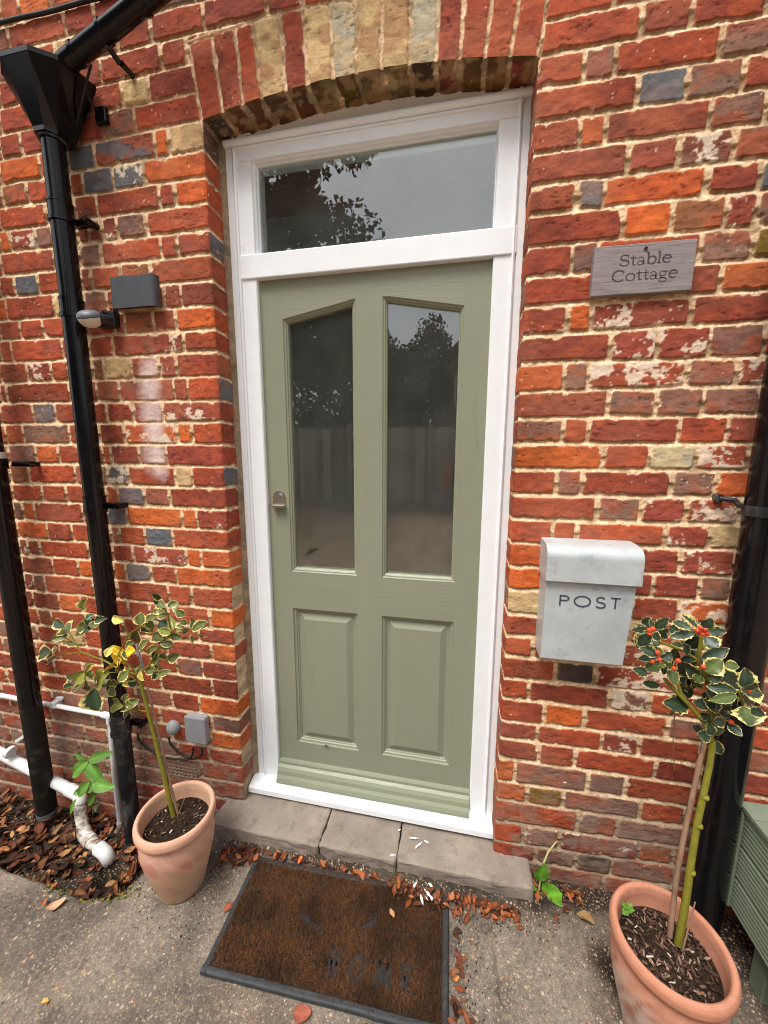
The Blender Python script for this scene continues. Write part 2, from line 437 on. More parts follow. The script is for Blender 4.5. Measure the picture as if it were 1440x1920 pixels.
gy = np.concatenate([-np.geomspace(60, 0.95, 34), np.arange(-0.9, 0.03, 0.006), np.geomspace(0.06, 60, 14)])
GX, GY = np.meshgrid(gx, gy)
GZ = 0.0035 * (fbm(GX * 9, GY * 9, 3) - 0.5) * 2 + 0.002 * (fbm(GX * 60, GY * 60, 4) - 0.5)
near = (np.abs(GX) < 3) & (GY > -1.2)
GZ = np.where(near, GZ, 0) - bed_depth(GX, GY)
def groove(px, wd, dp):
    pts = [at_z(*q, 0) for q in px]
    xs = np.interp(GY, [q.y for q in pts][::-1], [q.x for q in pts][::-1]) + 0.008 * (fbm(GY * 25, GY * 0, 8) - 0.5)
    inside = (GY < pts[0].y) & (GY > -1.4)
    return -dp * np.exp(-((GX - xs) / wd) ** 2) * inside
GZ = GZ + groove([(925, 1730), (932, 1800), (945, 1930)], 0.007, 0.010)
GZ = GZ + 0.020 * np.exp(np.clip(GY + 0.105, -1, 0) / 0.022) * sstep(-0.06, 0.03, GX) * sstep(1.16, 1.06, GX) * (GY > -0.4) * (0.6 + 0.8 * fbm(GX * 30, GY * 30, 44))
c1 = np.array(lin(142, 130, 116)); c2 = np.array(lin(108, 99, 90)); c3 = np.array(lin(66, 55, 46))
n = fbm(GX * 6, GY * 6, 21)[..., None]
GC = c2 + (c1 - c2) * sstep(0.3, 0.68, n)
n = fbm(GX * 3.1 + 4, GY * 3.1, 27)[..., None]
GC = GC + (np.array(lin(128, 110, 92)) - GC) * 0.4 * sstep(0.5, 0.75, n)
# damp dark earth near the wall; ground also darker round the pots and under the planter
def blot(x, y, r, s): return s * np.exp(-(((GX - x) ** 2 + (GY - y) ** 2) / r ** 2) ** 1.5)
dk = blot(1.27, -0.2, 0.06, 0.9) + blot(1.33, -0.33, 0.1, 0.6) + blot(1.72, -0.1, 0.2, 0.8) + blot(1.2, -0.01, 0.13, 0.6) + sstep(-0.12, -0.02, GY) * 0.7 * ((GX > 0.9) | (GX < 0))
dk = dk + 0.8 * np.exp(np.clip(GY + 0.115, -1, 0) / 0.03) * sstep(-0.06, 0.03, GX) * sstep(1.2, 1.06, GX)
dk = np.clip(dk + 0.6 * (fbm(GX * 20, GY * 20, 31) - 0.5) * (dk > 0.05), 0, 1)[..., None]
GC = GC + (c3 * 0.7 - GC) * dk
dp = np.clip(bed_depth(GX, GY) / 0.06, 0, 1)[..., None]
GC = GC + (np.array((0.035, 0.024, 0.016)) - GC) * dp
far = sstep(-0.9, -2.5, GY)[..., None]
GC = GC + (np.array(lin(178, 150, 122)) * (0.55 + 0.9 * fbm(GX * 7, GY * 7, 66))[..., None] - GC) * far
m = bpy.data.materials.new('concrete path with stone chips')
t, ns, ls, p = nodes(m)
a = ns.new('ShaderNodeVertexColor'); a.layer_name = 'Col'
v = coords(t)
col = a.outputs[0]
nz = N(t, 'ShaderNodeTexNoise', Scale=240.0, Detail=4.0, Roughness=0.7); ls.new(v, nz.inputs['Vector'])
col = mix(t, 1.0, col, ramp(t, nz.outputs[0], [(0.3, (0.6,) * 3), (0.7, (1.35,) * 3)]), 'MULTIPLY')
warp = N(t, 'ShaderNodeVectorMath', operation='SCALE'); warp.inputs['Scale'].default_value = 0.006
nw = N(t, 'ShaderNodeTexNoise', Scale=160.0); ls.new(v, nw.inputs['Vector']); ls.new(nw.outputs['Color'], warp.inputs[0])
wv = N(t, 'ShaderNodeVectorMath', operation='ADD'); ls.new(v, wv.inputs[0]); ls.new(warp.outputs[0], wv.inputs[1])
hs_ = []
for sc, thr, lo, hi in ((48.0, 0.80, 0.12, 0.30), (85.0, 0.62, 0.16, 0.38), (170.0, 0.42, 0.2, 0.44)):
    vo = N(t, 'ShaderNodeTexVoronoi', Scale=sc); ls.new(wv.outputs[0], vo.inputs['Vector'])
    sep = N(t, 'ShaderNodeSeparateColor'); ls.new(vo.outputs['Color'], sep.inputs[0])
    pick = ramp(t, sep.outputs[0], [(thr, (0, 0, 0)), (thr + 0.02, (1, 1, 1))])
    disc = ramp(t, vo.outputs['Distance'], [(lo, (1, 1, 1)), (hi, (0, 0, 0))])
    f = mix(t, 1.0, pick, disc, 'MULTIPLY')
    nm = N(t, 'ShaderNodeTexNoise', Scale=4.5 + sc * 0.02, Detail=4.0, Roughness=0.65); ls.new(v, nm.inputs['Vector'])
    f = mix(t, 1.0, f, ramp(t, nm.outputs[0], [(0.36, (0.4,) * 3), (0.58, (1.0,) * 3)]), 'MULTIPLY')
    chip = ramp(t, sep.outputs[1], [(0.0, lin(98, 84, 72)), (0.35, lin(150, 126, 98)), (0.6, lin(196, 170, 132)), (0.85, lin(214, 198, 172)), (1.0, lin(186, 120, 78))])
    col = mix(t, f, col, chip)
    hs_.append(f)
ls.new(col, p.inputs['Base Color'])
p.inputs['Roughness'].default_value = 0.85; p.inputs['Specular IOR Level'].default_value = 0.25
nz2 = N(t, 'ShaderNodeTexNoise', Scale=70.0, Detail=6.0, Roughness=0.7); ls.new(v, nz2.inputs['Vector'])
col = mix(t, 1.0, col, ramp(t, nz2.outputs[0], [(0.3, (0.62,) * 3), (0.65, (1.16,) * 3)]), 'MULTIPLY'); ls.new(col, p.inputs['Base Color'])
nz3 = N(t, 'ShaderNodeTexNoise', Scale=13.0, Detail=5.0, Roughness=0.75); ls.new(v, nz3.inputs['Vector'])
col = mix(t, 1.0, col, ramp(t, nz3.outputs[0], [(0.3, (0.68,) * 3), (0.66, (1.16,) * 3)]), 'MULTIPLY'); ls.new(col, p.inputs['Base Color'])
pv = bump(t, p, nz2.outputs[0], 0.9, 0.007)
pv = bump(t, p, nz.outputs[0], 0.8, 0.003, pv)
for h in hs_[:2]: pv = bump(t, p, h, 0.5, 0.002, pv)
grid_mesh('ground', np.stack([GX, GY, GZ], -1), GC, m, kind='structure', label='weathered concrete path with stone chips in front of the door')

# ================================================================== THE COTTAGE
cottage = thing('brick_cottage', 'old red brick cottage with sage green front door under a brick arch', 'house')

RJ = [(1011,106),(1010,166),(1007.5,230),(1004,289),(999,349),(996,404),(991,465),(987,521),(985,575),(981,630),(979,682.5),(975,735),(971,785),(967.5,832.5),(965,880),(962.5,927.5),(960,974),(957,1018),(954,1061),(951,1104),(950,1150),(946,1190),(944,1229),(943,1270),(941,1308),(941,1350),(939,1382),(936,1420),(933,1463),(933,1498),(933,1540),(931,1577),(932,1606)]
LJ = [(381,224),(382.5,280),(385.5,331),(387.5,380),(391,430),(394,476),(396,526),(399,572.5),(401,617.5),(406,659),(409,705),(412.5,750),(415,791),(417.5,834),(419,875),(421,915),(425,956),(426,995),(429,1032.5),(431,1069),(430,1104),(433,1144),(435,1181),(439,1210),(441,1244),(442.5,1277.5),(442.5,1312.5),(445,1347.5),(446,1377.5),(446,1409),(446,1437.5),(447,1469),(447,1502)]
LF = [(0,33,295),(1,33,342),(2,33,386),(3,33,429),(4,33,471),(5,33,515),(6,33,556),(7,33,600),(8,33,637),(9,20,680),(10,33,718),(11,33,756),(12,33,795),(13,40,833),(14,50,869),(15,50,907),(16,60,940),(17,67,977),(18,67,1011),(19,73,1043),(20,83,1077),(21,100,1111),(22,87,1142)]
RF = [(1,1427,99),(2,1427,167),(3,1427,230),(4,1427,298),(5,1423,357),(6,1427,423),(7,1393,488),(8,1393,547),(9,1393,605),(10,1437,668),(11,1403,723),(12,1393,778),(13,1393,832),(14,1393,883),(15,1393,933),(16,1383,985),(17,1377,1033),(18,1373,1083),(19,1360,1128)]
K0, K1 = -16, 40
KS = np.arange(K0, K1 + 1)
def edge_curve(pts, Xe):
    z = {k: at_y(x, y).z for k, (x, y) in pts}
    ks = sorted(z)
    off = np.interp(KS, ks, [z[k] - (H0 - 0.075 * k) for k in ks])
    return H0 - 0.075 * KS + off
zLJ = edge_curve(list(enumerate(LJ)), 0); zRJ = edge_curve(list(enumerate(RJ)), W)
zLF = edge_curve([(k, (x, y)) for k, x, y in LF], -0.85); zRF = edge_curve([(k, (x, y)) for k, x, y in RF], 1.5)
def joint_z(X):
    """heights of every bed joint at X (array over KS)"""
    if X <= 0:
        f = min(1.0, -X / 0.85); return zLJ * (1 - f) + zLF * f
    if X >= W:
        f = min(1.0, (X - W) / 0.53); return zRJ * (1 - f) + zRF * f
    f = X / W; return zLJ * (1 - f) + zRJ * f

# brick by brick survey of the front: course | sheet | from-to + kind of brick
# R red  D dark red  O orange  P purple brown  G blue grey  C cream  B brown  Y olive  W red with lime wash
ORG = {'A': (0, 0), 'C': (960, 0), 'D': (0, 640), 'F': (960, 640), 'G': (0, 1280), 'H': (960, 1280)}
SURVEY = """
-6 A 110-270O 0-100R 290-500R
-5 A 50-350R 370-520D 540-720D
-4 A 860-1190R 650-830R 310-520C 210-310R
-3 A 910-1050R 570-900R 450-560R 100-400D 0-90D
-2 A 840-1095W 690-830C 480-680R 210-460R 0-190R
-1 A 765-1125R 590-750P 450-575D 250-430R 120-240R 0-110D
0 A 950-1150C 880-945O 540-860Q 390-525G 230-375O 0-215O
1 A 820-1150O 640-790X 480-630G 400-460R 300-390R 160-290R 15-150B
2 A 990-1170O 905-980D 555-885R 430-540R 265-415R 0-250R
3 A 830-1165R 665-820P 580-650W 510-570W 440-495D 300-430R 210-290P 60-190W 0-50O
4 A 1010-1175D 910-985D 575-900R 450-565P 325-440R 10-285R
5 A 855-1190R 690-835B 525-670R 465-510D 345-450R 220-330R 90-210G 0-80R
6 A 1025-1195D 935-1005D 605-915D 480-595P 360-470D 310-345C 40-300R
7 A 990-1205O 870-980W 710-855B 650-700D 500-640R 380-490R 250-365R 120-240R 0-110R
8 D 1045-1215R 970-1030W 640-950E 510-630R 355-500R 75-345R 0-65R
9 D 1000-1225R 900-990W 745-890E 590-735C 520-580B 400-510R 295-390R 155-285W 0-150R
10 D 1065-1235R 985-1050R 680-970E 550-665B 395-540R 45-385R 0-35R
11 D 920-1240W 760-910E 610-740R 430-595R 315-420R 190-310G 0-180R
12 D 1095-1245R 1000-1070O 710-990S 570-690D 395-555D 135-385P 35-125R
13 D 945-1255D 790-930P 630-775W 585-620O 460-575R 340-450R 210-320O 50-200P
14 D 1090-1260D 990-1075C 725-985R 610-715X 475-600P 430-465P 165-420R 60-155B
15 D 965-1265D 825-945P 675-800G 605-655R 480-595R 380-470R 245-370R 70-235R
16 D 1115-1280W 1030-1100O 725-1015O 615-705G 470-600D 205-460D 130-190O 80-125P
17 D 980-1285R 820-960G 685-815R 630-670P 505-620R 420-500R 275-395D 100-265O
18 D 1140-1290O 1055-1125O 755-1045W 640-745D 500-630R 230-495R 160-225R 115-150W
19 D 1000-1290O 850-985R 715-845G 645-705O 540-635R 445-530O 305-435R 130-290D
20 D 1090-1285R 955-1070R 665-940R 530-655R 260-520R 190-250P 140-185W
21 D 1185-1290O 960-1170R 850-940R 730-840R 570-720R 460-560R 340-450O 190-330D
22 D 1130-1300D 905-1110R 700-890R 565-690R 295-555R 220-290B 150-210R
23 D 1200-1310O 940-1185D 800-930R 610-790R 480-600R 340-470C 210-330R
24 D 1145-1320D 1000-1130P 800-990R 570-790R 340-560R 210-330R 100-200R
25 G 75-300R 310-460R 470-600R 610-900R 910-1190D 1200-1330D
26 G 40-225R 230-390R 400-640P 650-760R 770-960P 975-1120R 1125-1340O
27 G 10-140R 150-290R 300-560P 570-780P 790-890R 910-1190R 1200-1340P
28 G 60-280R 290-520P 530-640P 650-830P 840-960R 975-1180R 1190-1340O
29 G 20-160R 170-280P 285-470P 480-600P 610-790P 800-1000P 1010-1170R 1180-1340R
30 G 60-200P 210-440P 450-600P 610-800P 810-1000P 1010-1130P 1140-1340D
31 G 20-180P 190-400P 410-600P 610-820P 830-1040P 1050-1180P 1190-1340D
-2 C 205-560R 590-990R 1010-1440R
-1 C 175-720R 740-1010D 1030-1450R
0 C 155-400R 420-570P 590-1165R 1190-1500P
1 C 145-680R 740-975G 1005-1290P 1320-1600D
2 C 140-370D 390-520O 540-1110D 1130-1420F 1440-1700D
3 C 125-640D 660-935W 950-1235L 1265-1600F
4 C 110-355D 380-500G 535-1085O 1110-1395D 1410-1600G
5 C 105-610D 635-890O 910-1195B 1215-1375W 1385-1600P
6 C 90-325D 355-475P 495-1050R 1070-1345P 1370-1600Y
7 C 80-600R 625-1150D 1195-1700O
8 C 75-300D 325-440O 460-1000W 1020-1600D
9 F 55-545D 565-805W 825-1105W 1125-1420F
10 F 50-285O 305-420P 440-975V 1000-1255P 1275-1500W
11 F 45-530D 550-805P 825-1065P 1085-1400F
12 F 40-275F 300-415R 440-930D 955-1200R 1220-1500W
13 F 30-500O 525-765R 780-1035I 1045-1330V
14 F 20-240R 265-385F 400-885D 905-1135P 1160-1400O
15 F 10-465R 490-720P 740-965W 985-1280V
16 F 5-220R 240-355R 370-840R 880-1105W 1125-1400C
17 F 0-430O 450-690R 710-935D 955-1250W
18 F -15-180O 200-560R 580-780D 800-1040D 1060-1220P 1240-1500R
19 F -20-160C 180-660R 690-915D 945-1210S 1230-1500R
20 F -25-170R 190-660R 680-900R 920-1150R 1170-1500R
21 F -40-110R 125-460R 480-880W 900-1150R 1170-1500R
22 F -48-235R 250-465K 475-920W 940-1200R
23 H -50-70R 115-540D 555-765L 785-1110R
24 H -55-165R 190-400O 412-865R 878-1120P
25 H -60-135D 150-495R 508-710W 722-1060R
26 H -65-148D 162-345D 360-800R 812-1050D
27 H -75-5O 20-415P 430-635P 645-1010R
28 H -80-75O 90-280Y 288-715P 725-970R
29 H -80-365R 375-580P 588-960P
30 H -80-45R 70-265L 270-690L 720-900B
31 H -85-125D 135-350P 368-550K 560-900P
32 H -85-200P 210-500P 510-900P
"""
PAL = {'R': (174, 82, 52), 'D': (142, 70, 54), 'O': (204, 102, 50), 'P': (136, 102, 88), 'G': (104, 106, 110), 'C': (210, 180, 130),
       'B': (146, 92, 64), 'Y': (132, 104, 44), 'W': (156, 78, 60), 'V': (168, 84, 58), 'E': (164, 84, 64), 'S': (194, 100, 60),
       'L': (142, 80, 66), 'I': (186, 176, 150), 'K': (86, 74, 68), 'X': (108, 106, 104), 'Q': (158, 84, 62), 'F': (162, 90, 66)}
LIMEWASH = {'W': 0.21, 'V': 0.28, 'E': 0.18, 'S': 0.29, 'L': 0.25, 'X': 0.29, 'C': 0.0}
FLASH = {'Q': ('G', 0.5), 'F': ('P', 0.5), 'P': ('R', 0.28), 'R': ('D', 0.4), 'D': ('R', 0.25), 'O': ('R', 0.3), 'G': ('P', 0.2), 'B': ('R', 0.35), 'C': ('B', 0.15), 'X': ('G', 0.2), 'W': ('D', 0.4), 'V': ('D', 0.3), 'E': ('P', 0.3), 'L': ('P', 0.4), 'K': ('P', 0.3), 'I': ('C', 0.3), 'S': ('O', 0.3), 'Y': ('B', 0.3)}
rr = random.Random(3)
def fill(a, b):
    """unsurveyed run of a course: plain stretchers and headers"""
    out, x, st = [], a, rr.random() < 0.5
    while b - x > 0.16:
        wd = 0.225 if st else 0.112; st = not st
        if b - x - wd < 0.07: break
        out.append((x, x + wd, rr.choice('RRRDDOPWRF'))); x += wd
    if b - x > 0.02: out.append((x, b, rr.choice('RRDOP')))
    return out
COURSE = {'L': {}, 'R': {}}
for ln in SURVEY.strip().splitlines():
    tk = ln.split()
    k, sh = int(tk[0]), tk[1]
    side = 'L' if sh in 'ADG' else 'R'
    zc = joint_z(0 if side == 'L' else W)
    zm = (zc[k - K0] + zc[k + 1 - K0]) / 2
    bl = []
    for q in tk[2:]:
        code = q[-1]; q = q[:-1]
        i = q.index('-', 1)
        x0, x1 = float(q[:i]), float(q[i + 1:])
        bl.append([wall_x(ORG[sh][0] + x0 / 3, zm), wall_x(ORG[sh][0] + x1 / 3, zm), code])
    bl.sort()
    COURSE[side].setdefault(k, []); COURSE[side][k] += bl
LIM = {'L': (-4.8, 0.0), 'R': (W, 4.8)}
LAY = {}
for side in 'LR':
    lo, hi = LIM[side]
    for k in range(K0, K1):
        bl = COURSE[side].get(k)
        if not bl: out = fill(lo + rr.random() * 0.1, hi) if side == 'L' else fill(lo, hi)
        else:
            if side == 'L' and k >= 0: bl[-1][1] = 0.0
            if side == 'R' and k >= 0: bl[0][0] = W
            out = fill(lo + rr.random() * 0.1, bl[0][0]) if bl[0][0] - lo > 0.03 else []
            for i, b in enumerate(bl):
                if i and b[0] - bl[i - 1][1] > 0.05: out += fill(bl[i - 1][1], b[0])
                out.append(tuple(b))
            if hi - bl[-1][1] > 0.03: out += fill(bl[-1][1], hi)
        LAY[side, k] = out
# the arch: joints between the voussoirs, foot and head of each, seen on the front
VJ = [((380,222),(352,77)),((417,207),(397,63)),((455,192),(440,50)),((490,180),(472,36)),((535,170),(527,33)),((577,160),(568,20)),((625,143),(618,0)),((668,133),(667,-8)),((715,127),(717,-14)),((767,122),(772,-20)),((818,115),(825,-24)),((862,110),(872,-26)),((910,103),(925,-26)),((958,102),(977,-24)),((1011,104),(1029,-18))]
VCOL = 'RDRCDCICCIDRRR'
VB = [at_y(*a) for a, b in VJ]; VT = [at_y(*b) for a, b in VJ]
ax = np.array([0.0] + [q.x for q in VB[1:-1]] + [W]); az = np.array([H0] + [q.z for q in VB[1:-1]] + [H0])
pc = np.polyfit(ax - W / 2, az, 2)
def z_arch(X):
    z = np.polyval(pc, np.clip(X, 0, W) - W / 2)
    e = np.polyval(pc, -W / 2), np.polyval(pc, W / 2)
    return z - (e[0] * (1 - np.clip(X / W, 0, 1)) + e[1] * np.clip(X / W, 0, 1)) + H0
tx = np.array([q.x for q in VT]); tz = np.array([q.z for q in VT]); pt = np.polyfit(tx - W / 2, tz, 2)
def z_ext(X): return np.polyval(pt, X - W / 2)

PALN = {k: np.array(lin(*v)) for k, v in PAL.items()}
MORT = np.array(lin(236, 204, 166)); MORT2 = np.array(lin(214, 178, 138)); MDIRT_SHADE = np.array(lin(132, 106, 72)); LIME = np.array(lin(234, 216, 192))
def paint(X, Z, sd, tj, base, sec, fl, lw, bid, low):
    """height (m, out of the wall) and colour of the wall face. sd: distance inside the brick edge, tj: -1..1 across the bed joint"""
    n1 = fbm(X * 90, Z * 90, 1, 3); n2 = fbm(X * 260, Z * 260, 5, 2)
    e = sd + 0.0034 * (n1 - 0.5) + 0.0024 * (n2 - 0.5) - 0.006 * sstep(0.62, 0.85, fbm(X * 34, Z * 34, 104, 2))
    m = sstep(-0.0006, 0.0016, e)                                            # 1 on brick
    ox, oz = X + bid * 3.71, Z + bid * 1.37
    f1 = fbm(ox * 16, oz * 22, 9, 3); f2 = fbm(ox * 45, oz * 70, 13, 3); f3 = fbm(ox * 170, oz * 260, 15, 2)
    c = base + (sec - base) * (sstep(0.45, 0.62, f1 + 0.25 * (f2 - 0.5)) * np.minimum(1, fl * 1.7))[..., None]
    c = c * (0.72 + 0.56 * f2)[..., None] * (0.84 + 0.32 * f3)[..., None]
    fade = 0.22 * sstep(0.42, 0.72, fbm(X * 5.5 + 3, Z * 7.5, 111, 3)) * (0.6 + 0.8 * f2)
    c = c + (np.array(lin(172, 120, 92)) - c) * np.clip(fade, 0, 0.5)[..., None]                # dusty bloom
    pit = sstep(0.66, 0.76, fbm(ox * 70 + oz * 25, oz * 230, 33, 3)) * sstep(0.4, 0.6, fbm(ox * 14, oz * 25, 36, 2))   # small creases
    c = c * (1 - 0.5 * pit)[..., None]
    soot = sstep(0.52, 0.75, fbm(X * 4.2, Z * 5.3, 40, 3))
    c = c * (1 - 0.28 * soot)[..., None]
    lime = lw * 1.0 + 0.20 + 0.16 * sstep(0.45, 0.8, fbm(X * 3, Z * 4, 43)) + 0.07 * sstep(0.012, 0.0, sd) - 0.14 * (sd / 0.02).clip(0, 1) * (lw < 0.2)
    lm = sstep(0.0, 0.04, lime - 0.1 - (0.6 * fbm(X * 26, Z * 34, 46, 2) + 0.4 * fbm(X * 110, Z * 140, 47, 3)) * 0.95)
    c = c + (LIME - c) * (lm * (0.55 + 0.45 * f3))[..., None]
    sp = sstep(0.88, 0.9, fbm(X * 170, Z * 170, 51, 2)) * (vnoise(X * 9, Z * 9, 52) > 0.5)   # specks of mortar
    c = c + (LIME - c) * (0.8 * sp)[..., None]
    mo = MORT2 + (MORT - MORT2) * sstep(0.3, 0.62, n1)[..., None]
    n3 = fbm(X * 420, Z * 420, 6, 2)
    mo = mo * ((0.66 + 0.68 * n2) * (0.8 + 0.4 * n3))[..., None]
    dirt_shade = sstep(0.44, 0.66, fbm(X * 26, Z * 40, 55, 3) + 0.16 * tj + 0.1 * sstep(1.7, 2.4, Z) - 0.07)  # patchy dirt, plus shade painted into the recessed top of each bed joint
    mo = mo + (MDIRT_SHADE - mo) * (0.6 * dirt_shade)[..., None]
    # grime and damp towards the ground
    g = sstep(0.5, 0.12, Z + 0.25 * (fbm(X * 7, Z * 7, 57) - 0.5))
    mo = mo + (np.array(lin(128, 112, 96)) - mo) * (0.75 * g)[..., None]
    gl = low * g * sstep(0.42, 0.62, fbm(X * 22, Z * 30, 58, 3))
    c = c + (np.array(lin(150, 132, 116)) - c) * (0.5 * gl)[..., None]
    c = c * (1 - 0.1 * g)[..., None]
    col = mo + (c - mo) * m[..., None]
    hb = 0.0016 * sstep(-0.0006, 0.0025, e) + 0.0016 * (f2 - 0.5) * 2 + 0.0009 * (f3 - 0.5) - 0.0012 * pit + 0.0022 * (np.sin(bid * 12.9) * 0.5)
    hm = -0.0026 - 0.0026 * tj + 0.0030 * (n1 - 0.5) + 0.0030 * (n2 - 0.5)
    return hm + (hb - hm) * m, col

def face(X, Z, mode):
    """lay the bricks at wall points X, Z (2-D arrays): height and colour"""
    sh = X.shape
    dx = 0.0032 * (fbm(X * 22, Z * 22, 71) - 0.5) * 2; dz = 0.0032 * (fbm(X * 19, Z * 26, 73) - 0.5) * 2
    Xw, Zw = X + dx, Z + dz
    kk = np.zeros(sh, int); dt = np.zeros(sh); db = np.zeros(sh)
    for i in range(sh[1]):
        zj = joint_z(X[0, i])
        s_ = np.searchsorted(-zj, -Zw[:, i]) - 1
        s_ = np.clip(s_, 0, len(zj) - 2)
        kk[:, i] = s_ + K0
        dt[:, i] = zj[s_] - Zw[:, i]; db[:, i] = Zw[:, i] - zj[s_ + 1]
    base = np.zeros(sh + (3,)); sec = np.zeros(sh + (3,)); fl = np.zeros(sh); lw = np.zeros(sh); bid = np.zeros(sh); dl = np.zeros(sh); dr = np.zeros(sh)
    hj = np.full(sh, 0.0056)
    for k in range(kk.min(), kk.max() + 1):
        for side in (('L', 'R') if mode == 'T' else (mode,)):
            mk = kk == k
            if mode == 'T': mk &= (X < W / 2) == (side == 'L')
            if not mk.any(): continue
            L = LAY[side, k]
            if mode == 'T':
                L = L + fill(0, 1.2) if side == 'L' else fill(-0.2, W) + L
            jn = [L[0][0]] + [(L[i][1] + L[i + 1][0]) / 2 for i in range(len(L) - 1)] + [L[-1][1]]
            jn = np.array(jn); xw = Xw[mk]
            i = np.clip(np.searchsorted(jn, xw) - 1, 0, len(L) - 1)
            dl[mk] = xw - jn[i]; dr[mk] = jn[i + 1] - xw
            if side == 'L' and mode == 'L': dr[mk] += np.where(i == len(L) - 1, 0.02, 0)
            if side == 'R' and mode == 'R': dl[mk] += np.where(i == 0, 0.02, 0)
            g = np.random.default_rng(k * 7 + (1 if side == 'L' else 2) + 999)
            jit = 1 + 0.16 * (g.random((len(L), 1)) - 0.5) + 0.07 * (g.random((len(L), 3)) - 0.5)
            B = np.array([PALN[q[2]] for q in L]) * jit
            S = np.array([PALN[FLASH.get(q[2], ('R', 0))[0]] for q in L]) * jit
            base[mk] = B[i]; sec[mk] = S[i]
            fl[mk] = np.array([FLASH.get(q[2], ('R', 0))[1] for q in L])[i]
            lw[mk] = np.array([LIMEWASH.get(q[2], 0) for q in L])[i]
            bid[mk] = (k * 37 + i + (500 if side == 'R' else 0)) * 0.618
            hj[mk] = (0.0056 + 0.0036 * (g.random(len(L)) - 0.5))[i]
    tj = np.where(dt < db, -(0.0052 - np.minimum(dt, 0.0052)) / 0.0052, (0.0052 - np.minimum(db, 0.0052)) / 0.0052)
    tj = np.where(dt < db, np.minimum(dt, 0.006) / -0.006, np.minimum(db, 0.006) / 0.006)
    qx, qz = np.minimum(dl, dr) - hj, np.minimum(dt, db) - hj
    r = 0.007
    sd = np.where((qx < r) & (qz < r), r - np.hypot(r - qx, r - qz), np.minimum(qx, qz))
    # arch ring
    inv = np.zeros(sh, bool)
    if Z.max() > H0 - 0.05:
        ids = np.full(sh, -1); xl = np.full(sh, -9.0); xr = np.full(sh, 9.0)
        for j in range(15):
            b_, t_ = VB[j], VT[j]
            bx = (0.0 if j == 0 else W if j == 14 else b_.x); bz = (H0 if j in (0, 14) else b_.z)
            lx = bx + (t_.x - bx) * (Zw - bz) / (t_.z - bz)
            ids = np.where(Xw > lx, j, ids); xl = np.where(Xw > lx, lx, xl); xr = np.where((Xw <= lx) & (xr > 8), lx, xr)
        ze = z_ext(X)
        inv = (ids >= 0) & (ids < 14) & (Zw < ze) & (Zw > H0 - 0.004)
        ddx = np.where(ids < 0, np.maximum(VT[0].x - Xw, 0), np.maximum(Xw - VT[14].x, 0)); ddz = np.maximum(Zw - np.where(ids < 0, VT[0].z, VT[14].z), 0)
        da = np.where((ids >= 0) & (ids < 14), Zw - ze, np.where(ddz > 0, np.hypot(ddx, ddz), np.where(ids < 0, xr - Xw, Xw - xl))) - 0.004
        oth = (~inv) & (Zw > H0 - 0.05)
        sd = np.where(oth & (da < sd), da, sd)
        qx = np.minimum(Xw - xl, xr - Xw) - 0.0045; qz = (ze - Zw) - 0.005
        sv = np.where((qx < r) & (qz < r), r - np.hypot(r - qx, r - qz), np.minimum(qx, qz))
        sd = np.where(inv, sv, sd)
        ii = np.clip(ids, 0, 13)
        VBASE = np.array([PALN[c] for c in VCOL]) * (0.95 + 0.1 * RNG.random((14, 1)))
        VSEC = np.array([PALN[FLASH[c][0]] for c in VCOL])
        base = np.where(inv[..., None], VBASE[ii], base); sec = np.where(inv[..., None], VSEC[ii], sec)
        fl = np.where(inv, 0.3, fl); lw = np.where(inv, 0.0, lw); bid = np.where(inv, ii * 1.618 + 70, bid); tj = np.where(inv, 0, tj)
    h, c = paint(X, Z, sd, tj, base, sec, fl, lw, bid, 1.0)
    # lime streak that ran down below the lamp
    st = np.exp(-((X + 0.265 + 0.02 * (fbm(Z * 9, Z * 0, 81) - 0.5)) / 0.055) ** 2) * sstep(1.30, 1.42, Z) * sstep(1.86, 1.72, Z)
    st = np.clip(st * 1.5 - 0.75 * fbm(X * 38, Z * 20, 83, 4) - 0.1, 0, 1) * sstep(-0.001, 0.004, sd)
    c = c + (np.array(lin(228, 205, 198)) - c) * (0.85 * st)[..., None]
    return h, c, inv

ZB, ZT = -0.25, 3.6
zr_low = np.concatenate([np.arange(ZB, 0.0, 0.004), np.linspace(0.0, H0, 821)])
zr_up = np.concatenate([np.linspace(H0, 2.98, 174), np.linspace(2.99, ZT, 40)])
zrow = np.concatenate([zr_low, zr_up[1:]])
iS = len(zr_low) - 1
xL = np.concatenate([np.arange(-4.6, -1.32, 0.02), np.linspace(-1.31, 0, 437)])
xR = np.concatenate([np.linspace(W, 1.92, 317), np.arange(1.94, 4.6, 0.02)])
xT = np.linspace(0, W, 325)
def corner(d, X, Z):                                         # worn arris at the opening
    r = 0.006 + 0.006 * fbm(Z * 30, X * 0, 90)
    q = np.clip(r - d, 0, None)
    return q * q / (2 * r)
parts_q = []
def patch(X, Z, mode):
    h, c, inv = face(X, Z, mode)
    Y = -h
    if mode == 'L': Y += corner(-X, X, Z) * (Z < H0)
    if mode == 'R': Y += corner(X - W, X, Z) * (Z < H0)
    P = np.stack([X, Y, Z], -1)
    return P, c, inv
store = []
XX, ZZ = np.meshgrid(xL, zrow); PL_, CL_, IL_ = patch(XX, ZZ, 'L')
XX, ZZ = np.meshgrid(xR, zrow); PR_, CR_, IR_ = patch(XX, ZZ, 'R')
tt = (zr_up - H0) / (ZT - H0)
XX, TT = np.meshgrid(xT, tt); za = z_arch(XX); ZZ = za + (ZT - za) * TT
PT_, CT_, IT_ = patch(XX, ZZ, 'T')
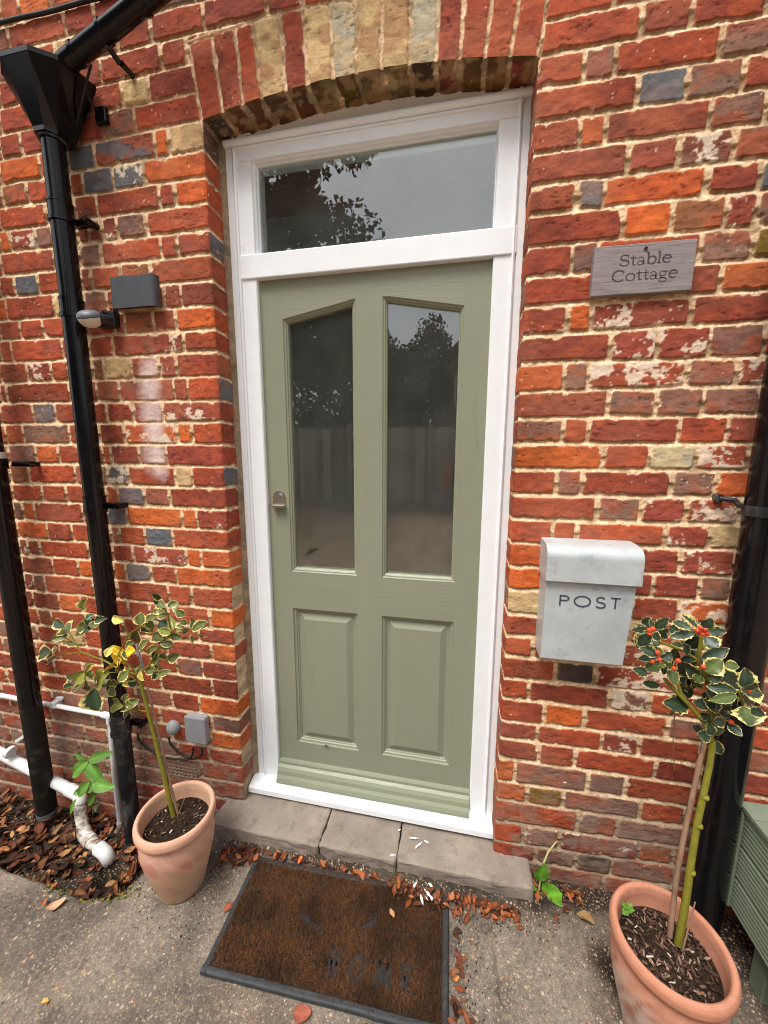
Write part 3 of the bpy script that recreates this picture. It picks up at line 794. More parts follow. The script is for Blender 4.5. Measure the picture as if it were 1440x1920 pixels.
# reveals: left and right jamb faces and the soffit of the arch
RD = 0.10
REVL = 'kRRRGRDRDBGDDDGDDDOOMOMWMMOPOMDMP'
yy = np.concatenate([np.linspace(0, 0.03, 13), np.linspace(0.034, RD, 20)])
def reveal(side):
    Xe = 0.0 if side == 'L' else W
    rows = zrow[:iS + 1]
    YY, ZZ = np.meshgrid(yy, rows)
    zj = joint_z(Xe)
    Zw = ZZ + 0.0032 * (fbm(Xe * 19 + YY * 20, ZZ * 26, 73) - 0.5) * 2
    s_ = np.clip(np.searchsorted(-zj, -Zw.ravel()) - 1, 0, len(zj) - 2).reshape(ZZ.shape)
    dt, db = zj[s_] - Zw, Zw - zj[s_ + 1]
    kk = s_ + K0
    codes = [(REVL[k] if 0 <= k < len(REVL) else 'P') if side == 'L' else 'RDODRP'[(k * 5) % 6] for k in range(K0, K1)]
    codes = ['K' if c == 'k' else c for c in codes]
    base = np.array([PALN.get(c, MORT) for c in codes])[s_]; sec = np.array([PALN[FLASH.get(c, ('R', 0))[0]] for c in codes])[s_]
    mor = np.array([c == 'M' for c in codes])[s_]
    qz = np.minimum(dt, db) - 0.0052
    sd = np.where(mor, -0.01, np.minimum(qz, 0.03 + 0 * YY))
    sd = np.minimum(sd, np.where(YY > 0.088, (0.094 - YY), 1))
    tj = np.where(dt < db, np.minimum(dt, 0.006) / -0.006, np.minimum(db, 0.006) / 0.006)
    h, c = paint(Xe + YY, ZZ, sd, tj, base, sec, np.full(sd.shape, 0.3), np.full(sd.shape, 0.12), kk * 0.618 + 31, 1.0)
    gm = mor | (sd < 0)
    dull = np.array(lin(170, 150, 126))
    c = np.where(mor[..., None], c * 0.5 + dull * 0.5 * (0.7 + 0.6 * fbm(YY * 60, ZZ * 60, 95))[..., None], c)
    h = np.where(mor, -0.004 + 0.008 * (fbm(YY * 40, ZZ * 40, 97) - 0.5), h)
    P = PL_ if side == 'L' else PR_
    ey = P[:iS + 1, -1 if side == 'L' else 0, 1]                # outer edge follows the front's edge
    f = np.clip(1 - YY / 0.03, 0, 1)
    Y = YY + ey[:, None] * f
    q = corner(YY, np.zeros_like(YY), ZZ)
    hx = (h - q) * np.clip(YY / 0.004, 0, 1)
    X = Xe + hx if side == 'L' else Xe - hx
    return np.stack([X, Y, ZZ], -1), c
PA_, CA_ = reveal('L'); PB_, CB_ = reveal('R')
ys = np.concatenate([np.linspace(0, 0.03, 11), np.linspace(0.034, RD, 20)])
XX, YY = np.meshgrid(xT, ys)
vx = np.array([0.0] + [q.x for q in VB[1:-1]] + [W])
xw = XX + 0.004 * (fbm(XX * 22, YY * 22, 75) - 0.5) * 2
vi = np.clip(np.searchsorted(vx, xw.ravel()) - 1, 0, 13).reshape(XX.shape)
sd = np.minimum(xw - vx[vi], vx[vi + 1] - xw) - 0.006 - 0.012 * sstep(0.55, 0.8, fbm(XX * 30, YY * 40, 77, 3))
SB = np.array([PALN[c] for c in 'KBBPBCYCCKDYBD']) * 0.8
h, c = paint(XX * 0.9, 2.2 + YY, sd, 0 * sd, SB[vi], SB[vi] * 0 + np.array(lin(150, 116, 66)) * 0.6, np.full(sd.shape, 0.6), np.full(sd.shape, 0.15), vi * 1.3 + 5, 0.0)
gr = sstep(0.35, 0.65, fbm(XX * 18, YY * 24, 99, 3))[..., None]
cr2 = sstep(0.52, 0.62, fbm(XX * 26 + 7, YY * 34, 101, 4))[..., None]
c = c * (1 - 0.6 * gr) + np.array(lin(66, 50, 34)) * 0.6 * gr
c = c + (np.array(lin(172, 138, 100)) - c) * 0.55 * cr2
eb = PT_[0, :, 1]
Yc = YY + eb[None, :] * np.clip(1 - YY / 0.03, 0, 1)
hz = (h + 0.008 * (fbm(XX * 34, YY * 40, 78, 3) - 0.5) - corner(YY, XX, XX * 3)) * np.clip(YY / 0.004, 0, 1)
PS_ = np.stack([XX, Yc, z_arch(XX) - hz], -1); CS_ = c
# weld the patches into two meshes: plain wall and arch ring
def quads(P, off):
    ny, nx = P.shape[:2]
    i = np.arange(ny * nx).reshape(ny, nx) + off
    return np.stack([i[:-1, :-1], i[:-1, 1:], i[1:, 1:], i[1:, :-1]], -1)
VV, CC, QW, QA, off = [], [], [], [], 0
for P, c, inv, fp in ((PL_, CL_, IL_, 0), (PR_, CR_, IR_, 0), (PT_, CT_, IT_, 0), (PA_, CA_, None, 0), (PB_, CB_, None, 1), (PS_, CS_, 'all', 1)):
    q = quads(P, off); VV.append(P.reshape(-1, 3)); CC.append(c.reshape(-1, 3)); off += P.shape[0] * P.shape[1]
    if fp: q = q[..., ::-1]
    if isinstance(inv, str): QA.append(q.reshape(-1, 4))
    elif inv is None: QW.append(q.reshape(-1, 4))
    else:
        am = inv[:-1, :-1]
        QA.append(q[am]); QW.append(q[~am])
VV = np.concatenate(VV); CC = np.concatenate(CC)
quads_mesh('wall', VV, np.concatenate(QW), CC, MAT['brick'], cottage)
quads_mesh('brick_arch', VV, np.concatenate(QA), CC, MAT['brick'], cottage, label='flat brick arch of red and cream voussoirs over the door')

# room behind the glass
b = MB()
b.box(-0.5, 1.6, 0.16, 2.0, 0.02, 2.74)
b.f = [f[::-1] for f in b.f]
keep = []
for f, s_, mi in zip(b.f, b.sm, b.mi):
    if not all(abs(b.v[i][1] - 0.16) < 1e-6 for i in f): keep.append(f)
b.f = keep; b.sm = [False] * len(keep); b.mi = [0] * len(keep)
for x0, x1, z0, z1 in ((-0.5, 0.0, 0.02, 2.74), (W, 1.6, 0.02, 2.74), (0, W, 2.58, 2.74)):
    b.add([(x0, 0.16, z0), (x1, 0.16, z0), (x1, 0.16, z1), (x0, 0.16, z1)], [(0, 1, 2, 3)])
b.build('interior', MAT['room'], cottage)
b = MB(); b.box(-0.49, 1.59, 0.62, 0.72, 2.60, 2.735, 0.006)
b.build('ceiling_beam', MAT['beam'], cottage)

# ------------------------------------------------------------------ door frame with fanlight
YF = 0.083
JI0, JI1 = 0.110, 0.8865                    # inner faces of the jambs
ZTR0, ZTR1, ZH = 2.040, 2.116, (at_y(470, 296, YF).z + at_y(937, 227, YF).z) / 2        # transom, head
b = MB()
def bar(pr, z0, z1, x, sgn):
    """moulded post: profile pr [(dx, y)] from the outer edge, swept upright"""
    vs, n_ = [], len(pr)
    for z in (z0, z1):
        vs += [(x + sgn * dx, y, z) for dx, y in pr]
    fs = [(i, i + 1, i + 1 + n_, i + n_) if sgn > 0 else (i + 1, i, i + n_, i + 1 + n_) for i in range(n_ - 1)]
    b.add(vs, fs, False)
JW = [0.018, 0.976]
wL = JI0 - JW[0]; wR = JW[1] - JI1
def prof(wd): return [(0, 0.15), (0, YF + 0.006), (0.002, YF + 0.003), (0.024, YF + 0.003), (0.026, YF + 0.008), (0.029, YF - 0.002), (0.033, YF - 0.005), (0.037, YF - 0.002), (0.039, YF + 0.004), (wd - 0.003, YF + 0.004), (wd, YF + 0.007), (wd, 0.16)]
bar(prof(wL), 0.10, 2.60, JW[0], 1)
bar(prof(wR), 0.10, 2.60, JW[1], -1)
b.box(0.045, 0.952, YF - 0.001, 0.16, ZTR0, ZTR1, 0.003)
# head: rail, roll moulding and the infill board up to the arch
b.box(JI0 - 0.06, JI1 + 0.06, YF + 0.0005, 0.16, ZH, 2.452, 0.003)
b.tube([(0.02, YF - 0.002, 2.448), (0.974, YF - 0.002, 2.448)], 0.011, 12)
b.tube([(0.05, YF + 0.001, 2.432), (0.95, YF + 0.001, 2.432)], 0.005, 8)
b.box(0.016, 0.978, YF + 0.012, 0.15, 2.44, 2.62)
frame = b.build('door_frame', MAT['white'], cottage)
fq = [at_y(*q, YF) for q in ((470, 296), (937, 227), (481, 474), (931, 432))]
fx0, fx1 = (fq[0].x + fq[2].x) / 2, (fq[1].x + fq[3].x) / 2
fan = [(fx0, ZTR1), (fx1, ZTR1), (fx1, ZH), (fx0, ZH)]
b = MB(); b.sweep(fan, [(-0.002, YF + 0.004), (0.001, YF + 0.009), (0.0035, YF + 0.012), (0.0045, YF + 0.022), (0.007, YF + 0.024), (0.008, YF + 0.032), (0.008, 0.15)])
b.build('glazing_bead', MAT['white'], frame)
b = MB(); b.box(fx0 + 0.003, fx1 - 0.003, YF + 0.027, YF + 0.031, ZTR1 + 0.002, ZH - 0.002)
b.build('fanlight_pane', MAT['glass'], frame)
# sill
b = MB()
xs0, xs1 = 0.003, 0.970
pr = [(0.135, 0.075), (0.034, 0.075), (0.030, 0.079), (0.030, 0.100), (0.034, 0.105), (0.095, 0.122), (0.16, 0.124), (0.16, 0.075)]
n_ = len(pr)
b.add([(xs0, y, z) for y, z in pr] + [(xs1, y, z) for y, z in pr], [(i, (i + 1) % n_, (i + 1) % n_ + n_, i + n_)[::-1] for i in range(n_)] + [list(range(n_)), list(range(2 * n_ - 1, n_ - 1, -1))])
b.build('threshold', MAT['white'], frame)
# mortar and sealant between frame and brick
b = MB()
for x0, x1, fn in ((-0.012, 0.022, 1), (0.970, 0.990, -1)):
    zs = np.linspace(0.07, 2.47, 161)
    vs, fs = [], []
    for i, z in enumerate(zs):
        o1 = 0.010 * (fbm(np.array(z * 11.0), np.array(x0 * 9), 5) - 0.5); o2 = 0.006 * (fbm(np.array(z * 23.0), np.array(x1 * 9), 6) - 0.5)
        if fn > 0: a_, m_, c_ = (x0, YF - 0.012 + o1), ((x0 + x1) / 2, YF - 0.004 + o2), (x1 + o2 * 0.8, YF + 0.004)
        else: a_, m_, c_ = (x1, YF - 0.014 + o1), ((x0 + x1) / 2, YF - 0.004 + o2), (x0 + o2 * 0.8, YF + 0.004)
        vs += [(a_[0], a_[1], z), (m_[0], m_[1], z), (c_[0], c_[1], z)]
    for i in range(len(zs) - 1):
        for j in range(2):
            q = (i * 3 + j, i * 3 + j + 1, i * 3 + j + 4, i * 3 + j + 3)
            fs.append(q if fn > 0 else q[::-1])
    b.add(vs, fs, True)
b.build('frame_pointing', MAT['caulk'], frame)

# ------------------------------------------------------------------ the door
YD = 0.104
def dxz(x, y): q = at_y(x, y, YD); return (q.x, q.z)
gl = [dxz(*q) for q in ((549, 1072), (670, 1081), (665, 560), (528, 598))]
gr_ = [dxz(*q) for q in ((718, 1081), (853, 1092), (870, 574), (716, 556))]
x1a = (gl[0][0] + gl[3][0]) / 2; x1b = (gl[1][0] + gl[2][0]) / 2
x2a = (gr_[0][0] + gr_[3][0]) / 2; x2b = (gr_[1][0] + gr_[2][0]) / 2
zg = sum(q[1] for q in (gl[0], gl[1], gr_[0], gr_[1])) / 4
zlo = (gl[3][1] + gr_[2][1]) / 2; zhi = (gl[2][1] + gr_[3][1]) / 2
zc_ = zhi - 0.004
pl = [dxz(*q) for q in ((558, 1391), (674, 1407), (673, 1151), (549, 1140))]
zp0 = (pl[0][1] + pl[1][1]) / 2; zp1 = (pl[2][1] + pl[3][1]) / 2
DX0, DX1, DZ0, DZ1 = JI0 - 0.010, JI1 + 0.010, 0.128, ZTR0 + 0.01
mid = x1b + 0.75 * (0)
tl_ = [(x1a, dxz(528, 599)[1]), dxz(649, 565), dxz(658, 562), (x1b, dxz(667, 560)[1])]
tr_ = [(x2a, dxz(716, 556)[1]), dxz(727, 555.5), dxz(740, 557), (x2b, dxz(870, 573)[1])]
YB = YD + 0.042
b = MB(); b.m = 0
def slab(poly): b.prism(poly, YD, YB)
slab([(DX0, DZ0), (x1a, DZ0), (x1a, DZ1), (DX0, DZ1)])
slab([(x2b, DZ0), (DX1, DZ0), (DX1, DZ1), (x2b, DZ1)])
slab([(x1b, DZ0), (x2a, DZ0), (x2a, DZ1), (x1b, DZ1)])
b.m = 1
for xa, xb_, top in ((x1a, x1b, tl_), (x2a, x2b, tr_)):
    slab([(xa, DZ0), (xb_, DZ0), (xb_, zp0), (xa, zp0)])
    slab([(xa, zp1), (xb_, zp1), (xb_, zg), (xa, zg)])
    slab(top + [(xb_, DZ1), (xa, DZ1)])
door = b.build('front_door', [MAT['sage'], MAT['sage_h']], cottage)
b = MB(); g2 = MB()
BEADS = []
for xa, xb_, top in ((x1a, x1b, tl_), (x2a, x2b, tr_)):
    poly = [(xa, zg), (xb_, zg)] + top[::-1]
    mb = MB()
    mb.sweep(poly, [(-0.001, YD - 0.0004), (0.0008, YD + 0.003), (0.003, YD + 0.0045), (0.007, YD + 0.005), (0.0085, YD + 0.009), (0.0125, YD + 0.012), (0.0135, YD + 0.021), (0.0135, YB)])
    mb.build('glazing_moulding', MAT['sage'], door)
    gp = MB()
    inn = [(xa + 0.008, zg + 0.008), (xb_ - 0.008, zg + 0.008)] + [(min(max(x, xa + 0.008), xb_ - 0.008), z - 0.008) for x, z in top[::-1]]
    gp.prism(inn, YD + 0.02, YD + 0.024)
    gp.build('glass_pane', MAT['glass'], door)
for xa, xb_ in ((x1a, x1b), (x2a, x2b)):
    mb = MB()
    mb.sweep([(xa, zp0), (xb_, zp0), (xb_, zp1), (xa, zp1)], [(-0.001, YD - 0.0004), (0.0008, YD + 0.004), (0.004, YD + 0.006), (0.009, YD + 0.007), (0.011, YD + 0.011), (0.015, YD + 0.013), (0.0165, YD + 0.016), (0.023, YD + 0.0165), (0.044, YD + 0.006), (0.046, YD + 0.0055)], fill=True)
    mb.build('door_panel', MAT['sage'], door)
b = MB()
pr = [(YD, 0.196), (YD - 0.010, 0.196), (YD - 0.014, 0.190), (YD - 0.015, 0.180), (YD - 0.024, 0.172), (YD - 0.031, 0.160), (YD - 0.034, 0.146), (YD - 0.042, 0.136), (YD - 0.046, 0.126), (YD - 0.046, 0.116), (YD - 0.042, 0.112), (YD, 0.112)]
wx0, wx1 = JI0 + 0.003, JI1 - 0.002
n_ = len(pr)
b.add([(wx0, y, z) for y, z in pr] + [(wx1, y, z) for y, z in pr], [(i, (i + 1) % n_, (i + 1) % n_ + n_, i + n_) for i in range(n_)] + [list(range(n_ - 1, -1, -1)), list(range(n_, 2 * n_))])
b.build('weather_bar', MAT['sage_h'], door)
# lock: pull plate with a cylinder
q = at_y(524, 940, YD - 0.01)
b = MB()
pw, cx, cz = (at_y(534, 938, YD - 0.008).x - at_y(511, 938, YD - 0.008).x) / 2, at_y(522.5, 938, YD - 0.008).x, at_y(522, 935, YD - 0.008).z
top = [(cx + pw * math.cos(a), cz + 0.004 + pw * math.sin(a)) for a in np.linspace(0, math.pi, 13)]
b.prism([(cx - pw, cz - 0.022), (cx + pw, cz - 0.022)] + top, YD - 0.004, YD)
b.box(cx - pw - 0.001, cx + pw + 0.001, YD - 0.024, YD - 0.001, cz - 0.032, cz - 0.021, 0.003)
lk = b.build('door_pull', MAT['steel'], door)
b = MB()
b.tube([(cx, YD - 0.003, cz + 0.006), (cx, YD - 0.009, cz + 0.006)], 0.0145, 24)
b.tube([(cx, YD - 0.009, cz + 0.006), (cx, YD - 0.011, cz + 0.006)], 0.0105, 24)
b.box(cx - 0.0009, cx + 0.0009, YD - 0.0115, YD - 0.0105, cz + 0.001, cz + 0.011)
b.build('lock_cylinder', MAT['steel_bright'], door)
# air brick low in the wall
b = MB()
for i in range(5):
    z = 0.126 + i * 0.0155
    b.box(-0.345, -0.205, -0.005, 0.004, z, z + 0.006, 0.001)
for i in range(8):
    x = -0.345 + i * 0.0195
    b.box(x, x + 0.0052, -0.0045, 0.004, 0.127, 0.193, 0.001)
b.build('air_vent', MAT['vent'], cottage)
# ================================================================== DOORSTEP, MAT
from mathutils import noise as mnoise
def rock(mb, x0, x1, y0, y1, z0, z1, r=0.014, amp=0.004, freq=14, cuts=16, seed=0.0):
    bm = bmesh.new(); bmesh.ops.create_cube(bm, size=2)
    bmesh.ops.subdivide_edges(bm, edges=list(bm.edges), cuts=cuts, use_grid_fill=True)
    c = Vector(((x0 + x1) / 2, (y0 + y1) / 2, (z0 + z1) / 2)); h = Vector(((x1 - x0) / 2, (y1 - y0) / 2, (z1 - z0) / 2))
    for q in bm.verts:
        p_ = Vector((math.copysign(abs(q.co.x) ** 0.75, q.co.x) * h.x, math.copysign(abs(q.co.y) ** 0.5, q.co.y) * h.y, math.copysign(abs(q.co.z) ** 0.5, q.co.z) * h.z))
        k_ = Vector([max(-(h[i] - r), min(h[i] - r, p_[i])) for i in range(3)])
        d = p_ - k_
        if d.length > 1e-6: p_ = k_ + d.normalized() * r
        nz_ = mnoise.fractal((c + p_) * freq + Vector((seed, seed, 0)), 0.55, 2.1, 6)
        dn = d.normalized() if d.length > 1e-6 else Vector((0, 0, 1))
        q.co = c + p_ + dn * amp * nz_
    mb.bm(bm, True)
STONES = [(-0.075, 0.355, 'brownish grey step stone at the hinge side under the threshold, nearest the smaller plant pot'),
          (0.359, 0.6365, 'middle step stone between two dark joints, directly behind the doormat'),
          (0.640, 1.090, 'longest step stone, splashed with white paint, running out past the door frame')]
for i, (x0, x1, lb) in enumerate(STONES):
    b = MB(); rock(b, x0, x1, -0.108 + 0.006 * i, 0.11, -0.03, 0.066 - 0.002 * i, seed=i * 7.3, r=0.007, amp=0.0045, freq=24, cuts=26)
    so = b.build('step_stone', MAT['stone'], None, lb, 'step', 'stones of the doorstep')
for px, py, ln, a in ((776, 1570, 0.03, 0.1), (785, 1583, 0.035, 0.9), (800, 1577, 0.02, -0.3), (748, 1555, 0.012, 0.6), (737, 1602, 0.018, 0.4)):
    q = at_z(px, py, 0.071); pts = [(q.x + math.cos(a) * ln * (t - 0.5) + rr.uniform(-.002, .002), q.y + math.sin(a) * ln * (t - 0.5)) for t in np.linspace(0, 1, 6)]
    b = MB(); b.ribbon(pts, [0.001, 0.006, 0.004, 0.007, 0.003, 0.001], lambda x, y, h: (x, y, 0.0675 + h), 0.0012)
    b.build('paint_splash', MAT['white'], so)

def arc(cx, cy, rx, ry, a0, a1, n=14):
    return [(cx + rx * math.cos(math.radians(a0 + (a1 - a0) * i / n)), cy + ry * math.sin(math.radians(a0 + (a1 - a0) * i / n))) for i in range(n + 1)]
def tap(n, a, b_): return [a + (b_ - a) * math.sin(math.pi * i / (n - 1)) for i in range(n)]
T_, K_ = 0.075, 0.15
def S_glyph(): 
    up = arc(.31, .745, .25, .235, 25, 250, 14); lo = arc(.31, .255, .27, .255, 75, -155, 14)
    pts = up + lo[1:]
    return pts, [T_ + (K_ - T_) * math.exp(-((i / (len(pts) - 1) - .5) / .22) ** 2) for i in range(len(pts))]
GLY = {
 'S': (.64, [S_glyph(), ([(.53, .98), (.54, .74)], T_), ([(.05, .27), (.045, .02)], T_)]),
 'C': (.9, [(arc(.46, .5, .40, .5, 42, 318, 22), tap(23, T_, K_)), ([(.76, .98), (.77, .7)], T_), ([(.76, .17), (.72, .1)], T_)]),
 't': (.42, [([(.2, .92), (.2, .16), (.23, .06), (.3, .02), (.4, .07)], [T_, K_, K_, .09, T_]), ([(.02, .66), (.4, .66)], T_)]),
 'a': (.58, [(arc(.24, .17, .18, .18, 0, 360, 18), .07), ([(.43, .46), (.43, .08), (.47, .02), (.56, .05)], [K_, K_, .08, .04]), (arc(.26, .46, .17, .22, 5, 165, 10), .07), ([(.09, .50), (.1, .56)], .1)]),
 'b': (.66, [([(.14, 1.06), (.14, .02)], K_), ([(.02, 1.04), (.15, 1.06)], T_), (arc(.36, .34, .24, .34, 150, -150, 18), tap(19, T_, K_))]),
 'l': (.32, [([(.15, 1.06), (.15, .02)], K_), ([(.02, 1.04), (.16, 1.06)], T_), ([(.03, .02), (.28, .02)], T_)]),
 'e': (.58, [(arc(.3, .34, .25, .34, 5, 320, 20), tap(21, T_, K_)), ([(.07, .38), (.54, .38)], T_)]),
 'o': (.66, [(arc(.32, .34, .27, .34, 0, 360, 24), [.06 + .06 * abs(math.cos(2 * math.pi * i / 24)) for i in range(25)])]),
 'g': (.62, [(arc(.27, .44, .19, .23, 0, 360, 18), .075), (arc(.28, -.12, .25, .17, 0, 360, 18), .06), ([(.16, .25), (.1, .14), (.2, .06), (.42, .02)], [T_, .09, .09, .07]), ([(.42, .6), (.58, .66)], .08)]),
 'P': (.62, [([(.08, 1), (.08, 0)], .085), ([(.08, .96), (.3, .96)] + arc(.3, .74, .24, .22, 90, -90, 12) + [(.08, .52)], .07)]),
 'O': (1.0, [(arc(.46, .5, .43, .48, 0, 360, 28), .075)]),
 'T': (.62, [([(.3, 1), (.3, 0)], .085), ([(0, .96), (.6, .96)], .07)]),
 'H': (.7, [([(.1, 1), (.1, 0)], .14), ([(.58, 1), (.58, 0)], .14), ([(.1, .5), (.58, .5)], .1)]),
 'M': (.9, [([(.1, 0), (.1, 1)], .12), ([(.1, 1), (.43, .25), (.76, 1)], .12), ([(.76, 1), (.76, 0)], .12)]),
 'E': (.6, [([(.1, 1), (.1, 0)], .14), ([(.1, .95), (.5, .95)], .1), ([(.1, .5), (.44, .5)], .1), ([(.1, .05), (.5, .05)], .1)])}
def write(mb, text, x0, x1, base, hgt, to3, d=0.0006, wmul=1.0):
    """letters of pen strokes spread from x0 to x1"""
    tot = sum(GLY[c][0] for c in text); s_ = (x1 - x0) / (tot * hgt)
    x = x0
    for c in text:
        for pts, wd in GLY[c][1]:
            ws = [q * hgt * wmul for q in wd] if isinstance(wd, list) else wd * hgt * wmul
            mb.ribbon([(x + px * hgt * s_, base + py * hgt) for px, py in pts], ws, to3, d)
        x += GLY[c][0] * hgt * s_

MATC, MATW, MATD, MATR = Vector((0.479, -0.288)), 0.690, 0.315, math.radians(1.4)
def mat3(x, y, z=0.0):
    return Vector((MATC.x + x * math.cos(MATR) - y * math.sin(MATR), MATC.y + x * math.sin(MATR) + y * math.cos(MATR), z))
dm = thing('doormat', 'worn brown coir doormat with black rubber border and faint lettering', 'doormat', (MATC.x, MATC.y, 0))
inv = Vector((MATC.x, MATC.y, 0))
b = MB()
hw, hd, bw = MATW / 2, MATD / 2, 0.021
def rail(p0, p1, nrm):
    p0, p1, nrm = Vector(p0), Vector(p1), Vector(nrm)
    k_ = 60; pf = [(0, 0), (0.001, 0.006), (0.004, 0.0105), (0.007, 0.0095), (0.009, 0.011), (0.012, 0.0095), (0.0145, 0.011), (0.018, 0.0095), (0.021, 0.005), (0.021, 0.0)]
    vs, fs = [], []
    for i in range(k_ + 1):
        q = p0.lerp(p1, i / k_)
        for o_, h_ in pf:
            wz = 0.0012 * mnoise.noise(Vector((q.x * 30, q.y * 30, o_ * 200)))
            u = q + nrm * (o_ + 0.0015 * mnoise.noise(Vector((q.x * 9, q.y * 9, 3))))
            vs.append(mat3(u.x, u.y, 0.004 + h_ + wz * (h_ > 0)) - inv)
    n2 = len(pf)
    for i in range(k_):
        for j in range(n2 - 1):
            fs.append((i * n2 + j, (i + 1) * n2 + j, (i + 1) * n2 + j + 1, i * n2 + j + 1))
    b.add(vs, fs, True)
rail((-hw, -hd), (hw, -hd), (0, 1)); rail((hw, -hd), (hw, hd), (-1, 0)); rail((-hw, hd), (-hw, -hd), (1, 0)); rail((hw, hd), (-hw, hd), (0, -1))
b.build('rubber_border', MAT['rubber'], dm)
b = MB(); b.box(-hw + 0.01, hw - 0.01, -hd + 0.01, hd - 0.01, 0.004, 0.0085, xf=Matrix.Rotation(MATR, 4, 'Z'))
b.build('rubber_base', MAT['rubber_flat'], dm)
strokes = []
def loc2(px, py):
    q = at_z(px, py, 0.012) - inv; c_, s_ = math.cos(MATR), math.sin(MATR)
    return Vector((q.x * c_ + q.y * s_, -q.x * s_ + q.y * c_))
hgt = 0.052
for ch, px, py in (('H', 612, 1826), ('O', 652, 1836), ('M', 703, 1845), ('E', 752, 1858)):
    o_ = loc2(px, py); lt = MB()
    for pts, wd in GLY[ch][1]:
        pw_ = [Vector((o_.x + u * hgt * 0.78, o_.y + v_ * hgt)) for u, v_ in pts]
        strokes += [(pw_[i], pw_[i + 1]) for i in range(len(pw_) - 1)]
        lt.ribbon([tuple(q) for q in pw_], 0.0100, lambda x, y, h: mat3(x, y, 0.0098 + h) - inv)
    lt.build('letter', MAT['rubber_flat'], dm)
for a_ in (((563, 1710), (572, 1722), (585, 1735), (600, 1745)), ((682, 1742), (692, 1732), (706, 1722))):
    pw_ = [loc2(*q) for q in a_]
    strokes += [(pw_[i], pw_[i + 1]) for i in range(len(pw_) - 1)]
    lt = MB(); lt.ribbon([tuple(q) for q in pw_], 0.011, lambda x, y, h: mat3(x, y, 0.0098 + h) - inv)
    lt.build('letter', MAT['rubber_flat'], dm)
def dseg(p_, a_, b_):
    ab = b_ - a_; t_ = max(0, min(1, (p_ - a_).dot(ab) / max(ab.length_squared, 1e-12)))
    return (p_ - a_ - ab * t_).length
nb = 30000
u = RNG.uniform(-hw + 0.017, hw - 0.017, nb); v_ = RNG.uniform(-hd + 0.017, hd - 0.012, nb)
dmin = np.full(nb, 9.0)
for a_, b_ in strokes:
    ab = np.array(b_ - a_); t_ = np.clip(((u - a_.x) * ab[0] + (v_ - a_.y) * ab[1]) / max(ab @ ab, 1e-12), 0, 1)
    dmin = np.minimum(dmin, np.hypot(u - a_.x - ab[0] * t_, v_ - a_.y - ab[1] * t_))
keep = (dmin > 0.0054 + 0.004 * fbm(u * 60, v_ * 60, 7)) | (RNG.random(nb) < 0.07)
u, v_ = u[keep], v_[keep]; nb = len(u)
ang = RNG.uniform(0, 2 * math.pi, nb); lean = RNG.uniform(0.2, 1.8, nb) * 0.009; hh = RNG.uniform(0.004, 0.013, nb) * (0.75 + 0.5 * fbm(u * 12, v_ * 12, 3)); wd = RNG.uniform(0.0006, 0.0012, nb)
cc, ss = math.cos(MATR), math.sin(MATR)
bx_, by_ = u * cc - v_ * ss, u * ss + v_ * cc
dx_, dy_ = np.cos(ang), np.sin(ang)
z0 = 0.008
A = np.stack([bx_ - dy_ * wd, by_ + dx_ * wd, np.full(nb, z0)], -1); B_ = np.stack([bx_ + dy_ * wd, by_ - dx_ * wd, np.full(nb, z0)], -1)
M1 = np.stack([bx_ + dx_ * lean * .4 + dy_ * wd * .8, by_ + dy_ * lean * .4 - dx_ * wd * .8, z0 + hh * .65], -1); M0 = np.stack([bx_ + dx_ * lean * .4 - dy_ * wd * .8, by_ + dy_ * lean * .4 + dx_ * wd * .8, z0 + hh * .65], -1)
T0 = np.stack([bx_ + dx_ * lean - dy_ * wd * .4, by_ + dy_ * lean + dx_ * wd * .4, z0 + hh], -1); T1 = np.stack([bx_ + dx_ * lean + dy_ * wd * .4, by_ + dy_ * lean - dx_ * wd * .4, z0 + hh], -1)
V = np.stack([A, B_, M1, M0, T1, T0], 1).reshape(-1, 3)
i6 = np.arange(nb)[:, None] * 6
Q = np.concatenate([i6 + np.array([[0, 1, 2, 3]]), i6 + np.array([[3, 2, 4, 5]])])
tone = (0.5 + 0.6 * sstep(0.2, 0.75, fbm(u * 13, v_ * 13, 17)))[:, None] * (0.45 + 1.1 * RNG.random((nb, 1)))
Cc = np.repeat((np.array(lin(84, 55, 31)) * tone).clip(0, .5), 6, 0)
quads_mesh('coir', V, Q, Cc, MAT['leaf_dry'], dm, smooth=False)
dm_shift = None

# ================================================================== PIPES
def pipe_obj(mats, name, pts, r, parent, n=28):
    b = MB(); b.tube(pts, r, n); return b.build(name, mats, parent)
def P3(x, y, z): return (x, y, z)
# main downpipe with hopper
AX, AY, AR = -0.483, -0.065, 0.0315
dpipe = thing('drainpipe', 'glossy black iron downpipe with a hopper head, left of the door', 'drainpipe', (AX, AY, 0))
o = Vector((AX, AY, 0))
def L(*pts): return [Vector(q) - o for q in pts]
b = MB(); b.tube(L((AX, AY, 2.45), (AX, AY, 0.44)), AR, 32); b.build('pipe', MAT['black'], dpipe)
b = MB(); b.tube(L((AX, AY, 0.46), (AX, AY, -0.17)), AR * 0.96, 32); b.build('lower_pipe', MAT['black_old'], dpipe)
zt_, zb_ = 2.596, 2.425
tp = [(-0.609, -0.012), (-0.588, -0.11), (-0.532, -0.15), (-0.434, -0.15), (-0.378, -0.11), (-0.357, -0.012)]
bt = [(-0.523, -0.022), (-0.522, -0.080), (-0.503, -0.106), (-0.463, -0.106), (-0.444, -0.080), (-0.443, -0.022)]
b = MB()
levels = [([( AX + (x - AX) * 1.012, y * 1.012 if y < -.05 else y) for x, y in tp], zt_), ([(AX + (x - AX) * 1.012, y * 1.012 if y < -.05 else y) for x, y in tp], zt_ - 0.013), (tp, zt_ - 0.0135), (bt, zb_ + 0.012), (bt, zb_)]
